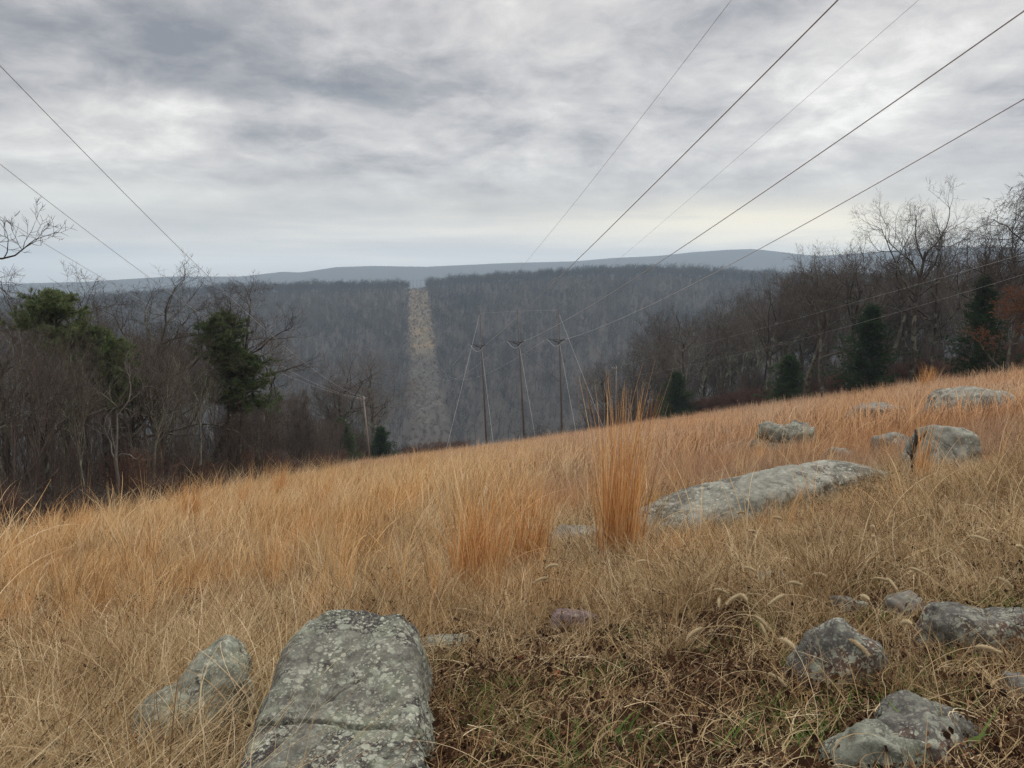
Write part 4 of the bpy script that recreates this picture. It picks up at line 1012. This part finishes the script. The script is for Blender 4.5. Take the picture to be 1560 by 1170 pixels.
# far wooded hillside
def fartree(seed):
    g = np.random.default_rng(seed); C = MB(); h = 17
    def rib(a, b, w1, w2):
        d = b - a; s = np.cross(d, g.normal(0, 1, 3)); s /= np.linalg.norm(s) + 1e-6
        C.add(np.array([a - s * w1, a + s * w1, b + s * w2, b - s * w2]), [(0, 1, 2, 3)], None, (g.uniform(), .5, 0))
    top = np.array([g.normal(0, .8), g.normal(0, .8), h * .7]); rib(np.array([0, 0, -1.]), top, .22, .12)
    for k in range(16):
        t = g.uniform(.35, 1); a = top * t; az = g.uniform(0, 6.28); L = g.uniform(3, 6.5)
        b = a + np.array([math.cos(az) * .62, math.sin(az) * .62, g.uniform(.5, 1.0)]) * L; rib(a, b, .10, .05)
        for j in range(7):
            f = g.uniform(.3, 1); c = a + (b - a) * f; e = np.array([g.normal(0, .6), g.normal(0, .6), g.uniform(.2, 1)]) * g.uniform(1, 2.6); rib(c, c + e, .055, .02)
    return C.mesh('far_tree', M['fartwig'])
ft = [fartree(800 + k) for k in range(7)]
g = np.random.default_rng(99)
n = 36000
y = g.uniform(430, 1230, n); x = y * g.uniform(-.78, .78, n)
den = y / 1230
keep = (g.uniform(0, 1, n) < den) & (np.abs(x - (15 - .14 * y)) > 15.5 + 1.5 * g.normal(0, 1, n))
x, y = x[keep], y[keep]
y2 = g.uniform(1120, 1185, 3200); x2 = y2 * g.uniform(-.78, .78, 3200); k2 = np.abs(x2 - (15 - .14 * y2)) > 14
x3 = g.uniform(-350, 350, 2600); y3 = g.uniform(190, 440, 2600); k3 = (np.abs(x3 - (15 - .14 * y3)) > 16) & (np.abs(x3) < .85 * y3)
X, Y = np.concatenate([x, x2[k2], x3[k3]]), np.concatenate([y, y2[k2], y3[k3]])
put('wooded_hillside', ft, X, Y, g, g.uniform(.6, 1.2, len(X)) * (1 + .9 * fbm(X / 22, Y / 22, 34)), lean=.06, label='bare grey woods covering the far side of the valley up to the ridge', cat='woods')
# brush and boulders in the cleared strip
y = g.uniform(430, 1160, 1500); x = 15 - .14 * y + g.uniform(-16, 16, 1500)
put('strip_brush', [branchy(780, M['brush']), thicket(781, M['redbrush'], 2.0, 40, .05)], x, y, g, g.uniform(.5, 1.4, len(x)), label='low brush growing in the cleared strip up the far hillside', cat='brush')
def simple_rock(seed):
    bm = bmesh.new(); bmesh.ops.create_icosphere(bm, subdivisions=2, radius=1)
    for v in bm.verts: v.co = Vector((v.co.x * 1.6, v.co.y, v.co.z * .6)) * (1 + .35 * mnoise.noise(v.co * 1.3 + Vector((seed, 0, 0))))
    me = bpy.data.meshes.new('strip_rock'); bm.to_mesh(me); bm.free(); me.materials.append(mFar); return me
cl = []
for (row, w) in ((495, 12), (492, 10), (600, 6), (617, 14), (615, 10), (562, 8), (560, 6), (480, 3), (640, 4)):
    for k in range(w * 2): cl.append((row + g.normal(0, 2.0), g.uniform(-15, 15)))
X, Y = [], []
for row, off in cl:
    q_ = ray(640, row); ya = np.arange(430, 1140, 3.0)[::-1]
    ok_ = CAMZ + ya * (q_.z / q_.y) >= H(15 - .14 * ya, ya); yy = float(ya[int(np.argmax(ok_))]) if ok_.any() else 430.0
    Y.append(yy); X.append(15 - .14 * yy + off)
X, Y = np.array(X), np.array(Y)
put('strip_rocks', [simple_rock(k) for k in range(3)], X, Y, g, g.uniform(.4, 1.1, len(X)), label='pale rock rubble scattered down the cleared strip', cat='rocks')

# ------------------------------------------------------------------ power line
def flatmat(name, col, rough=.6, metal=0.0, nz=0.25, scale=6):
    m, nt, nd, lk = newmat(name); tc = N(nt, 'ShaderNodeTexCoord')
    mp = N(nt, 'ShaderNodeMapping'); mp.inputs['Scale'].default_value = (4, 4, .5); lk.new(tc.outputs['Object'], mp.inputs[0])
    n1 = noise_(nt, mp.outputs[0], scale, 5, .65)
    c = ramp(nt, [(.3, tuple(a * (1 - nz) for a in col)), (.7, tuple(a * (1 + nz) for a in col))], n1.outputs[0]).outputs[0]
    b = N(nt, 'ShaderNodeBsdfPrincipled'); lk.new(c, b.inputs['Base Color']); b.inputs['Roughness'].default_value = rough; b.inputs['Metallic'].default_value = metal
    out(nt, b.outputs[0]); return m
mWire = flatmat('weathered_aluminium', (.42, .43, .44), .55, .3)
mThin = flatmat('dull_steel_wire', (.34, .34, .34), .55, .3)
mGuy = flatmat('galvanised_guy_wire', (.53, .54, .54), .5, .2)
mPole = flatmat('weathered_pole_wood', (.10, .085, .075), .85, 0, .4)
mPoleL = flatmat('pale_pole_wood', (.22, .185, .15), .85, 0, .35)
mIns = flatmat('dark_insulator', (.02, .02, .022), .4)
mWhite = flatmat('pale_jumper', (.38, .38, .38), .5)
SL = -0.14
def fit_wire(x0, pix, ends=(), deg=2, y0=-25, y1=107, sl=SL):
    """wire in the vertical plane x = x0 + sl*y through image points; returns polyline"""
    ys, zs = [], []
    for px, py in pix:
        r = ray(px, py); k = r.x / r.y
        yy = x0 / (k - sl); ys.append(yy); zs.append(CAMZ + yy * r.z / r.y)
    for yy, zz in ends: ys.append(yy); zs.append(zz)
    w = np.ones(len(ys)); 
    if ends: w[-len(ends):] = 6
    c = np.polyfit(ys, zs, deg, w=w)
    yy = np.linspace(y0, y1, 60)
    zz = np.polyval(c, yy)
    return np.stack([x0 + sl * yy, yy, zz], -1)
PY = 107.0
poles = []
for px, top, base in ((731, 474, 690), (788, 472, 681), (851, 471, 660)):
    x = (px - 780) / F * PY
    poles.append((x, row_z(top, PY), Hs(x, PY)))
def guyed_pole(i, px, top, insrow, basex, label, guys):
    x, zt, zb = poles[i]
    xb = (basex - 780) / F * PY; zb = Hs(xb, PY)
    o = empty('power_pole', (xb, PY, zb)); tag(o, label, 'power pole')
    lx = x - xb; h = zt - zb
    mb = MB(); mb.tube([(0, 0, -.6), (lx * .5, 0, h * .5), (lx, 0, h)], [.15, .12, .09], 10, cap=True); link('pole', mb.mesh('pole', mPole, True), o)
    zi = row_z(insrow, PY) - zb; xi = lx * zi / h
    mb = MB()   # dead-end insulator strings: one back up the near span, one out to the far span, V jumper bracket
    for (a, b) in (((xi, 0, zi), (xi - 1.75, .6, zi + .12)), ((xi, 0, zi - .35), (xi - .9, .35, zi - .10))):
        a, b = np.array(a), np.array(b)
        for k in range(14):
            c = a + (b - a) * (k + .5) / 14; dd = (b - a) / np.linalg.norm(b - a) * .05
            mb.tube([c - dd, c, c + dd], [.05, .115, .05], 8, cap=True)
    for s in (1,):
        a = np.array((xi + .1, 0, zi - .1)); b = a + np.array((.55, -2.0, .35))
        for k in range(12):
            c = a + (b - a) * (k + .5) / 12; dd = (b - a) / np.linalg.norm(b - a) * .05
            mb.tube([c - dd, c, c + dd], [.05, .115, .05], 8, cap=True)
    mb.tube([(xi - .25, 0, zi - .62), (xi - .05, 0, zi - .4), (xi + .15, 0, zi - .2)], [.07, .09, .09], 6, cap=True)
    link('insulator', mb.mesh('insulator', mIns), o)
    mb = MB(); t = np.linspace(0, 1, 14)
    a, b = np.array((xi + .6, -1.9, zi + .2)), np.array((xi - 1.8, .6, zi + .12))
    pts = a + (b - a) * t[:, None]; pts[:, 2] -= 1.0 * np.sin(math.pi * t) ** 1.2
    mb.tube(pts, .035, 5); link('jumper_wire', mb.mesh('jumper_wire', mWhite), o)
    for (row, gx, gy, D) in guys:
        zr = row_z(row, PY) - zb; xr = lx * zr / h
        wx = (gx - 780) / F * D; wz = Hs(wx, D)
        e = np.array((wx - xb, D - PY, wz - zb))
        mb = MB(); mb.tube([(xr, 0, zr), e], .019, 4); link('guy_wire', mb.mesh('guy_wire', mGuy), o)
    return np.array((x, PY, zt)), np.array((xb + xi + .65, PY - 2.0, row_z(insrow, PY) + .25))
tops = []
tops.append(guyed_pole(0, 731, 474, 526, 741, 'leftmost of three tall guyed power poles on the crest', [(478, 675, 0, 100), (530, 752, 0, 101)]))
tops.append(guyed_pole(1, 788, 472, 521, 800, 'middle of three tall guyed power poles on the crest', [(526, 818, 0, 101)]))
tops.append(guyed_pole(2, 851, 471, 518, 858, 'rightmost of three tall guyed power poles on the crest', [(524, 881, 0, 101), (478, 925, 0, 101)]))
def wire(name, pts, r, mat, label, cat='wire', n=6):
    mb = MB(); mb.tube(pts, r, n, cap=True); tag(link(name, mb.mesh(name, mat, True)), label, cat)
# conductors and shield wires over the camera's right side
cd = [([(1275, 0), (1180, 98), (870, 405)], 0, 'thick power line from the leftmost tall pole up to the top edge'),
      ([(1560, 15), (1250, 235), (1000, 402)], 1, 'thick power line from the middle tall pole up to the top right corner'),
      ([(1560, 155), (1250, 323), (1000, 462)], 2, 'thick power line from the rightmost tall pole up to the right edge')]
for pix, i, lab in cd:
    a = tops[i][1]; x0 = a[0] - SL * a[1]
    wire('power_line', fit_wire(x0, pix, [(a[1], a[2])], 2, -25, a[1]), .022, mWire, lab, 'power line')
for pix, i, lab in (([(1115, 0), (1000, 148), (805, 395)], 0, 'thin shield wire left of the thick power lines'), ([(1400, 0), (1250, 130), (1100, 260), (955, 385)], 2, 'thin shield wire between the two steeper thick power lines')):
    a = tops[i][0]; x0 = a[0] - SL * a[1]
    wire('shield_wire', fit_wire(x0, pix, [(a[1], a[2])], 2, -25, a[1]), .008, mThin, lab)
# tie wire across the pole tops and cross guys
P0, P1, P2 = tops[0][0], tops[1][0], tops[2][0]
wire('tie_wire', [P0 - (0, 0, .3), P1 - (0, 0, .2), P2 - (0, 0, .1)], .007, mGuy, 'thin level wire joining the tops of the three tall poles', n=4)
def at(px, py, y): r = ray(px, py); return np.array((r.x / r.y * y, y, CAMZ + y * r.z / r.y))
wire('cross_guy', [at(797, 536, PY), at(856, 584, PY)], .035, mIns, 'dark slanting guy from the middle tall pole down to the rightmost one', n=4)
wire('cross_guy', [at(737, 538, PY), at(798, 586, PY)], .022, mIns, 'dark slanting guy from the leftmost tall pole down to the middle one', n=4)
# spans on across the valley to the ridge
for i in range(3):
    a = np.array((poles[i][0] - 1.7, PY + .6, row_z((526, 521, 518)[i], PY) + .1)); b = np.array((-146 + (i - 1) * 6, 1150, Hs(-146, 1150) + 13))
    t = np.linspace(0, 1, 60)[:, None]; p = a + (b - a) * t; p[:, 2] -= 55 * (4 * t[:, 0] * (1 - t[:, 0]))
    wire('valley_power_line', p, .02, mWire, ('left', 'middle', 'right')[i] + ' one of three power lines sagging across the valley to the ridge notch', 'power line', n=4)
for i in range(3):
    o = empty('distant_power_pole', (-146 + (i - 1) * 6, 1150, Hs(-146 + (i - 1) * 6, 1150)))
    tag(o, ('left', 'middle', 'right')[i] + ' one of three tiny poles standing in the notch of the far ridge', 'power pole', 'tiny poles on the far ridge')
    mb = MB(); mb.tube([(0, 0, -1), (0, 0, 15)], [.28, .18], 6, cap=True); link('pole', mb.mesh('far_pole', mPole), o)
    mb = MB(); mb.box((0, 0, 13), (2.4, .25, .25)); link('crossarm', mb.mesh('far_crossarm', mPole), o)
# small wooden distribution poles
def dist_pole(px, top, base, y, label, lean, mat, r=.14, arm=1.1):
    x = (px - 780) / F * y; zb = Hs(x, y); h = row_z(top, y) - zb
    o = empty('utility_pole', (x, y, zb)); tag(o, label, 'utility pole')
    mb = MB(); mb.tube([(0, 0, -.5), (lean * .5, 0, h * .5), (lean, 0, h)], [r, r * .85, r * .65], 9, cap=True); link('pole', mb.mesh('wood_pole', mat, True), o)
    mb = MB(); mb.box((lean - .3, -.16, h - .45), (arm, .10, .12), (0, .06, 0)); link('crossarm', mb.mesh('crossarm', mat), o)
    for s in (-.62, 0, .62):
        mb = MB(); mb.tube([(lean - .3 + s * arm * .75, -.16, h - .38), (lean - .3 + s * arm * .75, -.16, h - .30), (lean - .3 + s * arm * .75, -.16, h - .2)], [.03, .06, .02], 8, cap=True); link('insulator', mb.mesh('pin_insulator', mWhite), o)
    return np.array((x + lean, y, zb + h))
W = dist_pole(559, 603, 706, 100, 'pale wooden utility pole with a short crossarm at the end of the left woods', -.75, mPoleL)
W2 = dist_pole(941, 557, 650, 116, 'slim pale utility pole standing behind the tip of the tallest grass tuft', -.1, mPoleL, .10, .8)
for lab, (pa, pb), dx in (('upper right one of three wires sloping down behind the left woods', ((0, 100), (333, 436)), .6), ('middle one of three wires sloping down behind the left woods', ((0, 250), (210, 410)), -.4), ('lowest left of three wires sloping down behind the left woods', ((0, 330), (150, 420)), -1.2)):
    end = W + np.array((dx, 0, -.25))
    # vertical plane through the pole top, parallel to the field edge as near as the picture allows
    ra, rb = ray(*pa), ray(*pb)
    ya = {100: 19.3, 250: 27.0, 330: 33.0}[pa[1]]
    A = np.array((ra.x / ra.y * ya, ya, CAMZ + ya * ra.z / ra.y)); dxy = (end - A)[:2]
    # second image point lies in the same plane
    k = rb.x / rb.y; s = (A[0] - k * A[1]) / (k * dxy[1] - dxy[0]); yb = A[1] + s * dxy[1]; zb = CAMZ + yb * rb.z / rb.y
    c = np.polyfit([0, s, 1], [A[2], zb, end[2]], 2); t = np.linspace(-.45, 1, 50)
    p = np.stack([A[0] + dxy[0] * t, A[1] + dxy[1] * t, np.polyval(c, t)], -1)
    wire('overhead_wire', p, .010, mThin, lab)
for lab, e, pts in (('upper faint wire crossing in front of the right woods', 0, [(1116, 513), (1260, 471), (1560, 388)]), ('lower faint wire crossing in front of the right woods', -1.9, [(1103, 545), (1260, 507), (1560, 417)])):
    a = W2 + np.array((0, 0, e - .2)); P3 = [a]
    for (px, py), yy in zip(pts, (72, 50, 30)):
        P3.append(at(px, py, yy))
    P3 = np.array(P3); t = np.array([0, .5, .75, 1.0]); tt = np.linspace(0, 1.12, 40)
    p = np.stack([np.polyval(np.polyfit(t, P3[:, j], 2), tt) for j in range(3)], -1)
    wire('overhead_wire', p, .0035, mGuy, lab)

# ------------------------------------------------------------------ haze
def haze():
    b = 5700
    mb = MB(); mb.box((0, 0, (-260 + 215) / 2), (2 * b, 2 * b, 215 + 260))
    m, nt, nd, lk = newmat('haze_air')
    v = N(nt, 'ShaderNodeVolumePrincipled'); v.inputs['Color'].default_value = (.57, .73, .89, 1); v.inputs['Density'].default_value = 0.00024; v.inputs['Anisotropy'].default_value = 0.2
    o = nt.nodes.new('ShaderNodeOutputMaterial'); lk.new(v.outputs[0], o.inputs['Volume'])
    h = link('haze', mb.mesh('haze', m)); tag(h, 'thin blue winter haze filling the valley', 'haze', kind='stuff')
haze()

# ------------------------------------------------------------------ sky and sun
def world():
    w = bpy.data.worlds.new('World'); S.world = w; w.use_nodes = True; nt = w.node_tree; nt.nodes.clear(); lk = nt.links
    tc = N(nt, 'ShaderNodeTexCoord'); D = tc.outputs['Generated']
    nm = N(nt, 'ShaderNodeVectorMath', operation='NORMALIZE'); lk.new(D, nm.inputs[0]); D = nm.outputs[0]
    sp = N(nt, 'ShaderNodeSeparateXYZ'); lk.new(D, sp.inputs[0]); Z = sp.outputs[2]
    zc = math_(nt, 'MAXIMUM', Z, 0.0)
    dn = math_(nt, 'ADD', zc, 0.22)
    cx, cy = math_(nt, 'DIVIDE', sp.outputs[0], dn), math_(nt, 'DIVIDE', sp.outputs[1], dn)
    cb = N(nt, 'ShaderNodeCombineXYZ'); lk.new(cx, cb.inputs[0]); lk.new(cy, cb.inputs[1]); P = cb.outputs[0]
    n1 = noise_(nt, P, 1.7, 9, 0.60, 0.35); n2 = noise_(nt, P, 6.0, 7, 0.62, 0.4); n3 = noise_(nt, P, 0.22, 3, 0.5, 0)
    f = math_(nt, 'ADD', math_(nt, 'MULTIPLY', n1.outputs[0], 0.66), math_(nt, 'MULTIPLY', n2.outputs[0], 0.34))
    def blob(px, py, wx, wy, amt, src):
        c = ray(px, py).normalized()
        right = Vector((1, 0, 0)); upv = c.cross(right).normalized() * -1
        # elliptical gaussian on direction
        d1 = N(nt, 'ShaderNodeVectorMath', operation='SUBTRACT'); lk.new(D, d1.inputs[0]); d1.inputs[1].default_value = c
        a = N(nt, 'ShaderNodeVectorMath', operation='DOT_PRODUCT'); lk.new(d1.outputs[0], a.inputs[0]); a.inputs[1].default_value = right / (wx / F)
        b = N(nt, 'ShaderNodeVectorMath', operation='DOT_PRODUCT'); lk.new(d1.outputs[0], b.inputs[0]); b.inputs[1].default_value = upv / (wy / F)
        r2 = math_(nt, 'ADD', math_(nt, 'POWER', math_(nt, 'ABSOLUTE', a.outputs['Value']), 2.0), math_(nt, 'POWER', math_(nt, 'ABSOLUTE', b.outputs['Value']), 2.0))
        e = math_(nt, 'EXPONENT', math_(nt, 'MULTIPLY', r2, -1.0))
        return math_(nt, 'ADD', src, math_(nt, 'MULTIPLY', e, amt))
    for b in ((250, 70, 200, 75, -.17), (420, 150, 190, 40, -.11), (680, 140, 110, 40, -.12), (120, 30, 260, 60, -.04), (1150, 40, 150, 60, -.05),
              (60, 215, 220, 50, .13), (340, 165, 120, 20, .13), (80, 300, 200, 22, .12), (1360, 175, 110, 50, .13), (1000, 150, 260, 80, .03), (880, 300, 260, 60, .03)):
        f = blob(*b, f)
    c = ramp(nt, [(0.28, (0.22, 0.225, 0.245)), (0.39, (0.36, 0.355, 0.365)), (0.48, (0.53, 0.51, 0.505)), (0.56, (0.66, 0.635, 0.61)), (0.68, (0.92, 0.90, 0.85))], f).outputs[0]
    # smooth blue-grey sheet low down, broken by streaks
    mp = N(nt, 'ShaderNodeMapping'); mp.inputs['Scale'].default_value = (2.2, 2.2, 26); lk.new(D, mp.inputs[0])
    ns = noise_(nt, mp.outputs[0], 1.0, 5, 0.55, 0.3)
    low = ramp(nt, [(0.35, (0.54, 0.53, 0.51)), (0.5, (0.64, 0.61, 0.57)), (0.68, (0.84, 0.78, 0.68))], ns.outputs[0]).outputs[0]
    mr = N(nt, 'ShaderNodeMapRange', interpolation_type='SMOOTHSTEP', ins={'From Min': 0.04, 'From Max': 0.17}); lk.new(Z, mr.inputs[0])
    c = mixc(nt, mr.outputs[0], low, c)
    # warm breaks near the horizon
    z0 = math_(nt, 'MULTIPLY', Z, 0.0)
    wb = blob(1130, 335, 260, 24, 1.0, blob(1420, 372, 170, 34, .9, blob(1010, 368, 200, 12, .55, z0)))
    wb = math_(nt, 'MULTIPLY', wb, ramp(nt, [(0.36, (0.15, .15, .15)), (0.56, (1, 1, 1))], ns.outputs[0]).outputs[0], clamp=True)
    c = mixc(nt, wb, c, (1.0, 0.90, 0.70))
    wb2 = blob(420, 398, 420, 12, .35, blob(60, 300, 240, 16, .5, z0))
    c = mixc(nt, wb2, c, (0.86, 0.87, 0.82))
    hz = N(nt, 'ShaderNodeMapRange', interpolation_type='SMOOTHSTEP', ins={'From Min': 0.0, 'From Max': 0.10, 'To Min': 1.75, 'To Max': 1.0}); lk.new(Z, hz.inputs[0])
    hs_ = N(nt, 'ShaderNodeVectorMath', operation='SCALE'); lk.new(c, hs_.inputs[0]); lk.new(hz.outputs[0], hs_.inputs['Scale']); c = hs_.outputs[0]
    # overcast dome brightens towards the zenith
    zb = N(nt, 'ShaderNodeMapRange', interpolation_type='SMOOTHSTEP', ins={'From Min': 0.34, 'From Max': 0.85, 'To Min': 1.0, 'To Max': ZEN}); lk.new(Z, zb.inputs[0])
    vs = N(nt, 'ShaderNodeVectorMath', operation='SCALE'); lk.new(c, vs.inputs[0]); lk.new(zb.outputs[0], vs.inputs['Scale'])
    sky = N(nt, 'ShaderNodeTexSky', sky_type='NISHITA'); sky.sun_disc = False; sky.sun_elevation = R(SUN_E); sky.sun_rotation = R(SUN_A)
    bg1 = N(nt, 'ShaderNodeBackground'); lk.new(vs.outputs[0], bg1.inputs[0]); bg1.inputs[1].default_value = SKYS
    bg2 = N(nt, 'ShaderNodeBackground'); lk.new(sky.outputs[0], bg2.inputs[0]); bg2.inputs[1].default_value = 0.06
    mx = N(nt, 'ShaderNodeMixShader'); mx.inputs[0].default_value = 0.92; lk.new(bg2.outputs[0], mx.inputs[1]); lk.new(bg1.outputs[0], mx.inputs[2])
    o = nt.nodes.new('ShaderNodeOutputWorld'); lk.new(mx.outputs[0], o.inputs[0])
    w.cycles.sampling_method = 'MANUAL'; w.cycles.sample_map_resolution = 512
SUN_E, SUN_A, ZEN, SKYS = 42.0, 40.0, 3.0, 0.93
world()
L = bpy.data.lights.new('sun', 'SUN'); L.energy = 1.1; L.angle = R(14); L.color = (1, .96, .9)
lo = bpy.data.objects.new('sun', L); COL.objects.link(lo)
sd = Vector((math.sin(R(SUN_A)) * math.cos(R(SUN_E)), math.cos(R(SUN_A)) * math.cos(R(SUN_E)), math.sin(R(SUN_E))))
lo.rotation_euler = sd.to_track_quat('Z', 'Y').to_euler()

# ------------------------------------------------------------------ render settings
S.render.engine = 'CYCLES'
S.view_settings.view_transform = 'Standard'; S.view_settings.look = 'None'
S.view_settings.exposure = 0.38; S.view_settings.gamma = 1
cy = S.cycles
cy.max_bounces = 5; cy.diffuse_bounces = 3; cy.glossy_bounces = 2; cy.transmission_bounces = 3; cy.volume_bounces = 0; cy.transparent_max_bounces = 4
cy.use_denoising = True; cy.denoiser = 'OPENIMAGEDENOISE'; cy.denoising_input_passes = 'RGB_ALBEDO_NORMAL'; cy.denoising_prefilter = 'NONE'
